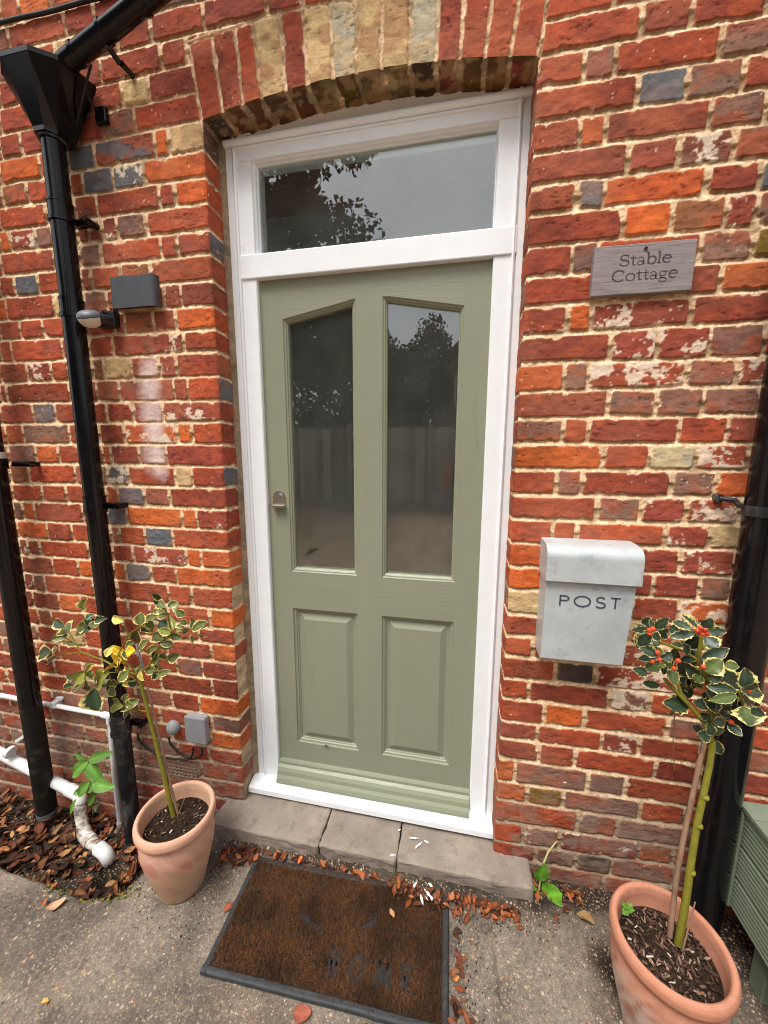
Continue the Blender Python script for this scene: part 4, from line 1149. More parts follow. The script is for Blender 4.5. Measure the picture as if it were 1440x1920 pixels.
vs = [Vector((x, y, z)) - o for pl_, z in levels for x, y in pl_]; n_ = 6; fs = []
for i in range(len(levels) - 1):
    for k in range(n_):
        k2 = (k + 1) % n_
        fs.append((i * n_ + k, (i + 1) * n_ + k, (i + 1) * n_ + k2, i * n_ + k2))
fs.append(list(range((len(levels) - 1) * n_, len(levels) * n_))[::-1])
b.add(vs, fs)
inn = [(AX + (x - AX) * 0.93, y * 0.95) for x, y in tp]; in2 = [(AX + (x - AX) * 0.75, y * 0.8 - .004) for x, y in tp]
vs = [Vector((x, y, zt_)) - o for x, y in inn] + [Vector((x, y, zt_ - 0.03)) - o for x, y in in2]
b.add(vs, [(k, (k + 1) % n_, (k + 1) % n_ + n_, k + n_) for k in range(n_)] + [list(range(n_, 2 * n_))])
b.add([Vector((x, y, zt_)) - o for x, y in levels[0][0]] + [Vector((x, y, zt_)) - o for x, y in inn], [(k, k + n_, (k + 1) % n_ + n_, (k + 1) % n_) for k in range(n_)])
b.box(-0.365, -0.325, -0.02, -0.004, 2.49, 2.535, 0.003, xf=Matrix.Translation(-o))
b.build('hopper', MAT['black'], dpipe)
b = MB(); b.tube(L((AX, AY, 2.432), (AX, AY, 2.418)), AR + 0.006, 32)
b.build('pipe_collar', MAT['black_old'], dpipe)
for zc_, lug in ((at_y(120, 404, AY).z, 1), (at_y(140, 583, AY).z, -1), (at_y(182, 948, AY).z, 1), (0.372, 1)):
    b = MB()
    b.tube(L((AX, AY, zc_ + 0.036), (AX, AY, zc_ + 0.030)), AR + 0.004, 32); b.tube(L((AX, AY, zc_ + 0.030), (AX, AY, zc_ - 0.012)), AR + 0.0022, 32)
    b.tube(L((AX, AY, zc_ - 0.012), (AX, AY, zc_ - 0.024)), AR + 0.005, 32)
    cl = b.build('pipe_clip', MAT['black' if zc_ > 0.5 else 'black_old'], dpipe)
    b = MB()
    b.box(AX + lug * 0.03 - 0.03, AX + lug * 0.03 + 0.03, -0.034, -0.012, zc_ - 0.016, zc_ + 0.006, 0.004, xf=Matrix.Translation(-o))
    b.tube(L((AX + lug * 0.065, 0.0, zc_ - 0.005), (AX + lug * 0.065, -0.042, zc_ - 0.005)), 0.010, 14)
    b.tube(L((AX + lug * 0.065, -0.042, zc_ - 0.005), (AX + lug * 0.065, -0.047, zc_ - 0.005)), 0.0065, 10)
    b.build('clip_lug', MAT['black'], cl)
# sloping inlet pipe
inl = thing('inlet_pipe', 'black pipe sloping down from the upper right into the hopper head', 'drainpipe', (-0.36, -0.075, 2.612))
o = Vector((-0.36, -0.075, 2.612)); dirv = Vector((0.288, -0.004, 0.096)).normalized()
e0 = Vector((-0.395, -0.076, 2.606))
b = MB(); b.tube([e0 - o, e0 + dirv * 1.5 - o], 0.0265, 28); b.build('pipe', MAT['black'], inl)
for d_ in (0.045, 0.155, 0.30):
    b = MB(); b.tube([e0 + dirv * d_ - o, e0 + dirv * (d_ + 0.012) - o], 0.0295, 28)
    cl = b.build('pipe_clip', MAT['black'], inl)
    if 0.1 < d_ < 0.2:
        b = MB(); q = e0 + dirv * d_ - o
        b.tube([q + Vector((0.012, 0.005, -0.034)), q + Vector((0.02, 0.03, -0.052))], 0.008, 12); b.tube([q + Vector((0.02, 0.075, -0.046)), q + Vector((0.02, 0.035, -0.046))], 0.0085, 12)
        b.build('clip_lug', MAT['black'], cl)
def cable(label, pts, r=0.0035, mat='black_plastic', name='cable', cat='cable', group=None):
    b = MB()
    P_ = [Vector(q) for q in pts]; out = []
    for i in range(len(P_) - 1):
        p0, p1, p2, p3 = P_[max(0, i - 1)], P_[i], P_[i + 1], P_[min(len(P_) - 1, i + 2)]
        for t_ in np.linspace(0, 1, 8, endpoint=False):
            out.append(0.5 * ((2 * p1) + (p2 - p0) * t_ + (2 * p0 - 5 * p1 + 4 * p2 - p3) * t_ ** 2 + (-p0 + 3 * p1 - 3 * p2 + p3) * t_ ** 3))
    out.append(P_[-1]); b.tube(out, r, 8)
    return b.build(name, MAT[mat], None, label, cat, group)
cable('thin black cable running level across the brickwork above the hopper', [(-1.3, -0.008, 2.832), at_y(0, 43, -0.009), at_y(90, 22, -0.008), at_y(185, -4, -0.009), (0.2, -0.008, 2.81), (0.9, -0.008, 2.815)], 0.006)
cable('thin black cable hanging from the sloping pipe down the side of the hopper', [at_y(171, 121, -0.08), at_y(163, 150, -0.06), at_y(153, 195, -0.05), at_y(140, 243, -0.03), at_y(133, 275, -0.02)], 0.0035)
# thick soil pipe at the far left
BX, BY, BR_ = -0.908, -0.078, 0.036
sp_ = thing('drainpipe', 'thick black soil pipe with a mossy cut-off foot, leftmost on the wall', 'drainpipe', (BX, BY, 0))
o = Vector((BX, BY, 0))
zj_ = at_y(12, 858, BY - 0.05).z
b = MB(); b.tube(L((BX, BY, 3.4), (BX, BY, 0.42)), BR_, 36); b.build('pipe', MAT['black'], sp_)
b = MB(); b.tube(L((BX, BY, 0.43), (BX, BY, 0.05), (BX, BY, -0.095)), BR_ * 0.99, 36); b.build('pipe_foot', MAT['black_moss'], sp_)
b = MB(); b.tube(L((BX, BY, -0.085), (BX, BY, -0.10)), BR_ * 1.02, 36); b.build('pipe_end', MAT['dark_grey'], sp_)
b = MB(); b.tube(L((BX, BY, zj_ + 0.02), (BX, BY, zj_ - 0.004)), BR_ + 0.0015, 36); b.build('joint_band', MAT['white_pvc'], sp_)
b = MB(); b.tube(L((BX, BY, zj_ - 0.004), (BX, BY, zj_ - 0.045)), BR_ + 0.006, 36)
b.tube(L((BX + 0.03, -0.03, zj_ - 0.026), (BX + 0.115, -0.03, zj_ - 0.026)), 0.011, 14); b.tube(L((BX + 0.105, -0.035, zj_ - 0.026), (BX + 0.105, 0.0, zj_ - 0.026)), 0.009, 12)
b.build('pipe_clip', MAT['black'], sp_)
# big pipe at the right
RX, RY, RR = 1.570, -0.078, 0.045
rp = thing('drainpipe', 'thick black soil pipe at the right edge behind the taller plant pot', 'drainpipe', (RX, RY, 0))
o = Vector((RX, RY, 0))
b = MB(); b.tube(L((RX, RY, 3.4), (RX, RY, 1.5), (RX, RY, 0.02)), RR, 40); b.build('pipe', MAT['black'], rp)
zq = at_y(1400, 938, -0.03).z
b = MB()
q0 = at_y(1346, 934, -0.006)
b.tube([q - o for q in (Vector((q0.x, 0.01, q0.z)), q0 + Vector((0, -0.008, 0)))], 0.011, 12)
b.tube([q - o for q in (q0 + Vector((0, -0.006, 0)), q0 + Vector((0.03, -0.02, -0.004)), Vector((RX - 0.045, -0.05, zq - 0.012)), Vector((RX - 0.01, -0.126, zq - 0.02)), Vector((RX + 0.06, -0.135, zq - 0.022)))], [0.006, 0.007, 0.007, 0.0085, 0.0085], 12)
b.tube(L((RX, RY, zq - 0.008), (RX, RY, zq - 0.034)), RR + 0.003, 40)
b.build('pipe_bracket', MAT['black_old'], rp)
# white overflow pipe
wo_ = thing('overflow_pipe', 'slim white plastic overflow pipe bending down beside the black downpipe', 'pipe', (-0.6, -0.022, 0.37))
o = Vector((-0.6, -0.022, 0.37))
q1, q2, q3, q4 = at_y(-40, 1296, -0.022), at_y(205, 1343, -0.022), at_y(214, 1450, -0.024), at_y(225, 1545, -0.03)
b = MB(); b.tube([q - o for q in (q1, q2 + Vector((-0.012, 0, 0.002)), q2 + Vector((-0.003, 0, -0.003)), q2 + Vector((0, 0, -0.014)), q3, q4)], 0.0095, 16); b.build('pipe', MAT['white_pvc'], wo_)
b = MB(); b.tube([q2 - o + Vector((0.002, 0, 0.010)), q2 - o + Vector((0, 0, -0.03))], 0.0135, 16); b.tube([q2 - o + Vector((-0.03, 0, 0.003)), q2 - o + Vector((0.012, 0, 0.0))], 0.0135, 16); b.build('elbow', MAT['white_pvc'], wo_)
b = MB(); b.tube([q - o for q in (q4 + Vector((0, 0, 0.01)), q4 + Vector((0, 0, -0.012)), q4 + Vector((-0.006, -0.02, -0.03)))], 0.0128, 16); b.build('outlet', MAT['white_pvc_rusty'], wo_)
q = at_y(104, 1320, -0.02)
b = MB(); b.box(q.x - 0.012, q.x + 0.012, -0.034, 0.002, q.z - 0.013, q.z + 0.016, 0.004, xf=Matrix.Translation(-o)); b.box(q.x - 0.010, q.x + 0.024, -0.012, 0.002, q.z + 0.012, q.z + 0.024, 0.003, xf=Matrix.Translation(-o)); b.build('pipe_clip', MAT['white_pvc'], wo_)
# white waste pipe with bends
ws_ = thing('waste_pipe', 'stained white plastic waste pipe with bends ending over the drain', 'pipe', (-0.74, -0.06, 0))
o = Vector((-0.74, -0.06, 0))
w0, w1 = at_y(-30, 1396, -0.045), at_y(146, 1489, -0.06)
w2 = at_z(157, 1560, -0.115); w3 = at_z(163, 1572, -0.13); w4 = at_z(198, 1600, -0.125); w5 = at_z(204, 1612, -0.16)
b = MB(); b.tube([w0 - o, w1 - o], 0.0215, 20); b.build('pipe', MAT['white_pvc'], ws_)
b = MB(); b.tube([w1 + (w0 - w1).normalized() * 0.05 - o, w1 - o + Vector((0.004, 0, 0)), w1 + Vector((0.018, -0.005, -0.012)) - o, w1.lerp(w2, 0.22) - o + Vector((0.004, 0, 0))], 0.0245, 20); b.build('elbow', MAT['white_pvc'], ws_)
b = MB(); b.tube([w1.lerp(w2, 0.12) - o, w2 - o], 0.0215, 20); b.build('down_pipe', MAT['white_pvc_rusty'], ws_)
b = MB(); b.tube([w2 + (w1 - w2).normalized() * 0.012 - o, w3.lerp(w2, .5) - o, w3.lerp(w4, 0.22) - o], 0.025, 20); b.tube([w3.lerp(w4, 0.1) - o, w3.lerp(w4, 0.9) - o], 0.0215, 20); b.build('bend', MAT['white_pvc_rusty'], ws_)
b = MB(); b.tube([w3.lerp(w4, 0.66) - o, w4 - o, w5.lerp(w4, .5) + Vector((0.004, -.002, 0)) - o, w5 - o], 0.0245, 20); b.build('outlet_elbow', MAT['white_pvc'], ws_)
q = at_y(17, 1409, -0.06)
b = MB(); b.tube([q + Vector((-0.002, 0, 0)) - o, q + Vector((0.012, 0.0005, -0.004)) - o], 0.0245, 20); b.box(q.x + 0.0, q.x + 0.06, -0.028, 0.0, q.z + 0.012, q.z + 0.026, 0.003, xf=Matrix.Translation(-o) @ Matrix.Translation(Vector((q.x, 0, q.z))) @ Matrix.Rotation(-0.6, 4, 'Y') @ Matrix.Translation(-Vector((q.x, 0, q.z)))); b.build('pipe_clip', MAT['white_pvc'], ws_)
q = DRN.copy()
q.z = -float(bed_depth(np.array(DRN.x), np.array(DRN.y))) + 0.012
b = MB(); b.lathe([(0.048, -0.03), (0.044, 0.0), (0.036, -0.004), (0.03, -0.05), (0.0, -0.06)], q, 28, 0.05); b.build('drain', MAT['void'], None, 'open black drain hole below the white pipe outlet', 'drain')

# ================================================================== FITTINGS ON THE WALL
lamp = thing('wall_light', 'dark grey box wall light with rounded ends', 'wall light', (-0.243, 0, 1.965))
o = Vector((-0.243, 0, 1.965))
b = MB()
d_ = 0.036
qa, qb = at_y(201, 521, -d_), at_y(292, 572, -d_)
x0, x1, z0, z1 = qa.x, qb.x, qb.z, qa.z
Rd_ = 0.016
outl = [(x0 + Rd_ - Rd_ * math.cos(a), -d_ + Rd_ - Rd_ * math.sin(a)) for a in np.linspace(0, math.pi / 2, 8)] + [(x1 - Rd_ + Rd_ * math.sin(a), -d_ + Rd_ - Rd_ * math.cos(a)) for a in np.linspace(0, math.pi / 2, 8)]
outl = [(x0, -0.012)] + outl + [(x1, -0.012)]
n_ = len(outl); k_ = 0.006
inn = [(( x - (x0 + x1) / 2) * 0.95 + (x0 + x1) / 2, y * 0.93) for x, y in outl]
vs = [Vector((x, y, z)) - o for z in (z0, z1) for x, y in outl] + [Vector((x, y, z)) - o for z in (z0, z1) for x, y in inn] + [Vector((x, y, z)) - o for z in (z0 + 0.012, z1 - 0.012) for x, y in inn]
fs = [(i, i + 1, i + 1 + n_, i + n_) for i in range(n_ - 1)]
fs += [(i + 1, i, i + 2 * n_, i + 1 + 2 * n_) for i in range(n_ - 1)] + [(i + n_, i + 1 + n_, i + 1 + 3 * n_, i + 3 * n_) for i in range(n_ - 1)]
fs += [(i + 2 * n_, i + 4 * n_, i + 1 + 4 * n_, i + 1 + 2 * n_) for i in range(n_ - 1)] + [(i + 3 * n_, i + 1 + 3 * n_, i + 1 + 5 * n_, i + 5 * n_) for i in range(n_ - 1)]
fs += [list(range(4 * n_, 5 * n_)), list(range(5 * n_, 6 * n_))[::-1]]
b.add(vs, fs); b.build('lamp_housing', MAT['anthracite'], lamp)
b = MB(); b.box(x0 + 0.012, x1 - 0.012, -0.0125, 0.002, z0 + 0.01, z1 - 0.01, 0.003, xf=Matrix.Translation(-o)); b.build('back_plate', MAT['black_plastic'], lamp)

sens = thing('motion_sensor', 'small motion sensor with a pale lens beside the black downpipe', 'sensor', (-0.39, 0, 1.905))
o = Vector((-0.39, 0, 1.905))
pa, pb_, pc_ = at_y(189, 583, -0.012), at_y(219, 586, -0.012), at_y(218, 614, -0.012)
b = MB(); b.box(pa.x - 0.01, pb_.x, -0.026, 0.002, pc_.z, pb_.z + 0.004, 0.004, xf=Matrix.Translation(-o)); b.box(pa.x + 0.008, pb_.x - 0.012, -0.06, -0.02, pc_.z + 0.012, pb_.z - 0.008, 0.004, xf=Matrix.Translation(-o)); b.build('bracket', MAT['black_plastic'], sens)
hc = at_y(167, 594, -0.105)
b = MB(); b.tube([at_y(207, 600, -0.055) - o, at_y(190, 598, -0.085) - o, hc - o], [0.014, 0.016, 0.018], 16); b.build('swivel_arm', MAT['black_plastic'], sens)
def half_ball(mb, c, ax_u, ax_f, ax_s, ru, rf, rs, up):
    vs, fs = [], []; nA, nB = 10, 24
    for i in range(nA + 1):
        a = math.pi / 2 * i / nA
        for k in range(nB):
            t_ = 2 * math.pi * k / nB
            vs.append(c + ax_u * (up * ru * math.cos(a)) + (ax_f * math.cos(t_) * rf + ax_s * math.sin(t_) * rs) * math.sin(a) ** 0.8)
    for i in range(nA):
        for k in range(nB):
            k2 = (k + 1) % nB
            fs.append((i * nB + k, (i + 1) * nB + k, (i + 1) * nB + k2, i * nB + k2))
    mb.add(vs, fs, True)
uu = Vector((0.05, -0.42, 0.9)).normalized(); ff = Vector((-0.25, -0.87, -0.4)); ff = (ff - uu * ff.dot(uu)).normalized(); ssd = uu.cross(ff)
b = MB(); half_ball(b, hc - o, uu, ff, ssd, 0.020, 0.034, 0.036, 1); b.build('sensor_cap', MAT['dark_grey'], sens)
b = MB(); half_ball(b, hc - o - uu * 0.002, uu, ff, ssd, 0.030, 0.033, 0.035, -1); b.build('lens', MAT['lens'], sens)
bk = at_y(100, 583, -0.02)

sign = thing('name_sign', 'weathered grey wooden sign board reading Stable Cottage', 'sign', (1.254, 0, 1.928))
o = Vector((1.254, 0, 1.928))
b = MB(); b.box(-0.118, 0.118, -0.019, 0.003, -0.0595, 0.0605, 0.0018, xf=Matrix.Rotation(math.radians(0.4), 4, 'Y')); b.build('board', MAT['slate'], sign)
b = MB()
def on_board(x, y, h): return (x, -0.0192 - h, y)
def bx(px, py): q = at_y(px, py, -0.0192) - o; return q
a0, a1 = bx(1161, 499), bx(1259, 491)
write(b, 'Stable', a0.x, a1.x, (a0.z + a1.z) / 2 - 0.0, 0.026, on_board, 0.0003)
a0, a1 = bx(1146, 527), bx(1270, 521)
write(b, 'Cottage', a0.x, a1.x, (a0.z + a1.z) / 2, 0.026, on_board, 0.0003)
b.build('lettering', MAT['carved'], sign)
q = bx(1211, 466)
b = MB(); b.tube([(q.x, -0.017, q.z), (q.x, -0.0215, q.z)], 0.0042, 14); b.build('screw', MAT['black_plastic'], sign)

post = thing('post_box', 'galvanised steel letter box marked POST on the brickwork right of the door', 'post box', (1.178, 0, 1.03))
o = Vector((1.178, 0, 1.03))
b = MB()
xa, xb_, xc, xd = 1.061, 1.292, 1.060, 1.279
pr = [(-0.086, 1.10), (-0.084, 0.862), (-0.078, 0.856), (0.0, 0.856), (0.0, 1.17)]
def xs_at(z): f = (1.1 - z) / 0.245; return xa + (xc - xa) * f, xb_ + (xd - xb_) * f
vs = [Vector((xs_at(min(z, 1.1))[s_], y, z)) - o for s_ in (0, 1) for y, z in pr]; n_ = len(pr)
b.add(vs, [(i, (i + 1) % n_, (i + 1) % n_ + n_, i + n_) for i in range(n_)] + [list(range(n_ - 1, -1, -1)), list(range(n_, 2 * n_))])
b.build('box_body', MAT['galv'], post)
b = MB()
lx0, lx1 = 1.056, 1.299
pr = [(0.002, 1.206), (-0.03, 1.2055)] + [(-0.066 - 0.034 * math.sin(a), 1.169 + 0.034 * math.cos(a)) for a in np.linspace(0.1, math.pi / 2, 9)] + [(-0.1005, 1.103), (-0.098, 1.1005)]
inn = [(y * 0.975 + 0.0005, z - 0.0015 if z > 1.15 else z) for y, z in pr[:-1]][::-1]
allp = pr + inn; n_ = len(allp)
vs = [Vector((x, y, z)) - o for x in (lx0, lx1) for y, z in allp]
b.add(vs, [(i, (i + 1) % n_, (i + 1) % n_ + n_, i + n_) for i in range(n_)], False)
side = pr + [(0.002, 1.1005)]; m_ = len(side)
for x in (lx0 + 0.0004, lx1 - 0.0004):
    q_ = [Vector((x, y, z)) - o for y, z in side]
    b.add(q_, [list(range(m_)) if x > 1.2 else list(range(m_ - 1, -1, -1))])
b.build('lid', MAT['galv'], post)
b = MB()
def on_post(x, y, h): return (x, -0.0862 - h + (y + 0.03) * -0.0, y)
for ch, l_, r_ in (('P', 1050, 1066), ('O', 1077, 1107), ('S', 1117, 1135), ('T', 1145, 1164)):
    a0, a1 = at_y(l_, 1128, -0.0863) - o, at_y(r_, 1128, -0.0863) - o
    zb2 = (at_y((l_ + r_) / 2, 1136 + (l_ - 1050) * 0.06, -0.0863) - o).z
    if ch == 'S':
        pts, wd = GLY['S'][1][0]; mx_ = max(q[0] for q in pts); 
        b.ribbon([(a0.x + px / mx_ * (a1.x - a0.x), zb2 + py * 0.031) for px, py in pts], 0.0038, on_post)
    else:
        ww = max(q[0] for pts, wd in GLY[ch][1] for q in pts); w0_ = min(q[0] for pts, wd in GLY[ch][1] for q in pts)
        for pts, wd in GLY[ch][1]:
            b.ribbon([(a0.x + (px - w0_) / (ww - w0_) * (a1.x - a0.x), zb2 + py * 0.031) for px, py in pts], 0.0038, on_post)
b.build('lettering', MAT['ink'], post)

jb = thing('junction_box', 'square grey plastic junction box low on the wall beside the door', 'junction box', (-0.177, 0, 0.375))
o = Vector((-0.177, 0, 0.375))
b = MB(); b.box(-0.045, 0.045, -0.016, 0.002, -0.056, 0.056, 0.005, xf=Matrix.Identity(4)); b.build('base', MAT['grey_plastic'], jb)
b = MB(); b.box(-0.0465, 0.0465, -0.029, -0.0165, -0.0575, 0.0575, 0.006); b.build('cover', MAT['grey_plastic'], jb)
pk = thing('round_sensor', 'round grey plastic puck on the wall left of the junction box', 'sensor', (-0.294, 0, 0.356))
b = MB()
bm = bmesh.new(); bmesh.ops.create_uvsphere(bm, u_segments=24, v_segments=14, radius=1)
for q_ in bm.verts: q_.co = Vector((q_.co.x * 0.027, q_.co.y * 0.024 - 0.008, q_.co.z * 0.03))
b.bm(bm, True); b.build('housing', MAT['grey_plastic'], pk)
b = MB(); b.tube([(0, 0.004, 0), (0, -0.01, 0)], 0.028, 24); b.build('base_ring', MAT['grey_plastic'], pk)
cable('short black cable from the round grey puck looping to the junction box', [at_y(316, 1383, -0.012), at_y(322, 1398, -0.012), at_y(340, 1415, -0.012), at_y(356, 1421, -0.012), at_y(361, 1414, -0.014), at_y(362, 1402, -0.02)], 0.0035)
cable('black cable from the junction box to the bracket of the downpipe', [at_y(379, 1404, -0.02), at_y(378, 1415, -0.013), at_y(368, 1422, -0.012), at_y(340, 1424, -0.012), at_y(300, 1418, -0.012), at_y(275, 1402, -0.012), at_y(262, 1388, -0.014), at_y(258, 1378, -0.02)], 0.0035)

# ================================================================== POTTED HOLLIES
def lathe_col(prof, c, cfun, n=96, sub=5, wob=0.006, seed=0):
    """lathe with interpolated profile and a colour for every point"""
    pr = []
    for i in range(len(prof) - 1):
        for j in range(sub): t_ = j / sub; pr.append((prof[i][0] + (prof[i + 1][0] - prof[i][0]) * t_, prof[i][1] + (prof[i + 1][1] - prof[i][1]) * t_))
    pr.append(prof[-1]); pr = np.array(pr)
    for _ in range(2): pr[1:-1] = (pr[:-2] + 2 * pr[1:-1] + pr[2:]) / 4
    a = np.linspace(0, 2 * math.pi, n + 1)
    R_, A_ = np.meshgrid(pr[:, 0], a, indexing='ij'); Z_, _ = np.meshgrid(pr[:, 1], a, indexing='ij')
    R_ = R_ * (1 + wob * np.sin(2 * A_ + seed) + 0.5 * wob * np.sin(3 * A_ + 2 * seed)) + 0.0012 * (fbm(np.cos(A_) * 2 + 5, Z_ * 60, 12) - 0.5)
    P_ = np.stack([c[0] + R_ * np.cos(A_), c[1] + R_ * np.sin(A_), c[2] + Z_], -1)
    return P_, cfun(A_, Z_, R_)
def pot_thing(name, label, cx, cy, H, Rr, cfun, seed):
    root = thing(name, label, 'potted plant', (cx, cy, 0))
    s_ = Rr / 0.121; h = H / 0.287
    prof = [(0.0, 0.0), (0.066, 0.0), (0.072, 0.004), (0.080, 0.04), (0.093, 0.09), (0.105, 0.14), (0.1125, 0.185), (0.1115, 0.215), (0.1075, 0.236), (0.1085, 0.244), (0.116, 0.250), (0.121, 0.262), (0.1205, 0.276), (0.116, 0.285), (0.109, 0.287), (0.104, 0.282), (0.1015, 0.268), (0.101, 0.25), (0.097, 0.22), (0.088, 0.16)]
    prof = [(r * s_, z * h) for r, z in prof]
    P_, C_ = lathe_col(prof, (0, 0, 0), cfun, seed=seed)
    pot = grid_mesh('pot', P_, C_, MAT['terra_v'], parent=root, flip=True)
    zs = 0.236 * h; Rs = 0.098 * s_
    rad = np.linspace(0, Rs, 26); a = np.linspace(0, 2 * math.pi, 65)
    R_, A_ = np.meshgrid(rad, a, indexing='ij')
    X_, Y_ = R_ * np.cos(A_), R_ * np.sin(A_)
    Z_ = zs + 0.010 * (fbm(X_ * 60 + seed, Y_ * 60, 3, 3) - 0.5) - 0.006 * (R_ / Rs) ** 2
    grid_mesh('soil', np.stack([X_, Y_, Z_], -1), None, MAT['compost'], parent=root, flip=True)
    return root, zs, Rs
MAT['terra_v'] = mat_vcol('weathered terracotta', 0.86, 0.15, (420, 0.12), ((140, 0.15, 0.0015), (700, 0.2, 0.0006)))
def c_left(A_, Z_, R_):
    ca, sa = np.cos(A_), np.sin(A_)
    n1 = fbm(ca * 3 + 9, Z_ * 22 + sa * 3, 5, 4)[..., None]; n2 = fbm(ca * 8 + 3, Z_ * 60 + sa * 8, 8, 3)[..., None]
    c = np.array(lin(200, 154, 132)) * (0.82 + 0.36 * n2)
    c = c + (np.array(lin(190, 128, 108)) - c) * sstep(0.45, 0.65, n1) * 0.8
    low = sstep(0.15, 0.02, Z_ + 0.06 * (n1[..., 0] - 0.5))[..., None]
    c = c + (np.array(lin(176, 150, 126)) - c) * low * 0.75
    c = c + (np.array(lin(140, 122, 84)) - c) * (sstep(0.12, 0.0, Z_)[..., None] * sstep(0.45, 0.65, n2) * 0.5)
    rim = sstep(0.245, 0.256, Z_)[..., None]
    c = c + (np.array(lin(210, 164, 138)) * (0.9 + 0.2 * n2) - c) * rim * 0.8
    ins = ((R_ < 0.106) & (Z_ > 0.1))[..., None]
    return np.where(ins, c * 0.5 + np.array(lin(200, 165, 130)) * 0.5 * (0.75 + 0.5 * n1), c)
def c_right(A_, Z_, R_):
    ca, sa = np.cos(A_), np.sin(A_)
    n1 = fbm(ca * 3 + 2, Z_ * 18 + sa * 3, 25, 4)[..., None]; n2 = fbm(ca * 8 + 3, Z_ * 60 + sa * 8, 28, 3)[..., None]
    c = np.array(lin(184, 122, 94)) * (0.84 + 0.32 * n2)
    lime = sstep(0.25, 0.13, Z_ + 0.1 * (n1[..., 0] - 0.5))[..., None] * sstep(0.25, 0.6, n2 + 0.25 * n1)
    c = c + (np.array(lin(204, 184, 170)) - c) * np.clip(lime * 0.85 + 0.14 * n1, 0, 1)
    st = sstep(0.62, 0.7, fbm(ca * 6 + 8, Z_ * 30 + sa * 6, 31, 4))[..., None] * (Z_ < 0.22)[..., None]
    return c + (np.array(lin(150, 84, 62)) - c) * st * 0.5
potL, zsL, RsL = pot_thing('potted_holly', 'small pale terracotta pot with a thin leaning holly, left of the doormat', -0.078, -0.258, 0.285, 0.121, c_left, 1.0)
potR, zsR, RsR = pot_thing('potted_holly', 'orange terracotta pot with berried variegated holly, right of the doormat', 1.346, -0.318, 0.30, 0.126, c_right, 2.0)

GREEN1, GREEN2 = np.array(lin(44, 60, 42)), np.array(lin(88, 104, 52))
CREAM = np.array(lin(236, 222, 142))
def holly_leaf(mb, base, tip, wdt, green, cream=CREAM, spiny=0.2, face=None, cup=0.25, bend=0.12, border=0.7, seed=0):
    g = random.Random(seed)
    base, tip = Vector(base), Vector(tip)
    ax_ = tip - base; ln = ax_.length; ax_.normalize()
    nrm = Vector(face) if face else Vector((g.uniform(-.4, .4), -1, g.uniform(0.2, 0.9)))
    nrm = (nrm - ax_ * nrm.dot(ax_)).normalized(); sd_ = ax_.cross(nrm)
    vs, cs, fs = [], [], []
    nu = 17; cols = [-1, -0.86, -border, -border + 0.1, -0.35, 0, 0.35, border - 0.1, border, 0.86, 1]; nv = len(cols)
    ph = g.uniform(0, 6); wav = g.uniform(0.05, 0.14)
    for i in range(nu):
        t_ = i / (nu - 1)
        prf = (math.sin(math.pi * min(1, t_ ** 0.9 * 0.97 + 0.02))) ** 0.85
        sp_i = spiny * max(0, math.cos(t_ * math.pi * 9 + ph)) * prf
        for v2 in cols:
            wv = wdt / 2 * prf * v2 * (1 + (sp_i if abs(v2) > 0.8 else 0))
            hgt_ = cup * abs(v2) ** 1.6 * wdt / 2 * prf + wav * wdt * math.sin(t_ * 11 + ph + (2 if v2 > 0 else 0)) * v2 * v2 * 0.5 - bend * ln * t_ * t_
            vs.append(base + ax_ * (ln * t_) + sd_ * wv + nrm * hgt_)
            edge = abs(v2) >= border - 1e-6 + 0.10 * math.sin(t_ * 23 + ph * 3) * 0 or t_ > 0.93
            vein = 1.0 + (0.5 if v2 == 0 else 0.0)
            jag = border + 0.045 * math.sin(t_ * 31 + ph * 2 + (1.5 if v2 > 0 else 0))
            edge = abs(v2) >= jag or t_ > 0.94
            c_ = cream * g.uniform(0.85, 1.0) if edge else green * vein * g.uniform(0.85, 1.15)
            cs.append(tuple(c_))
    for i in range(nu - 1):
        for j in range(nv - 1):
            fs.append((i * nv + j, i * nv + j + 1, (i + 1) * nv + j + 1, (i + 1) * nv + j))
    mb.add(vs, fs, True, cs)
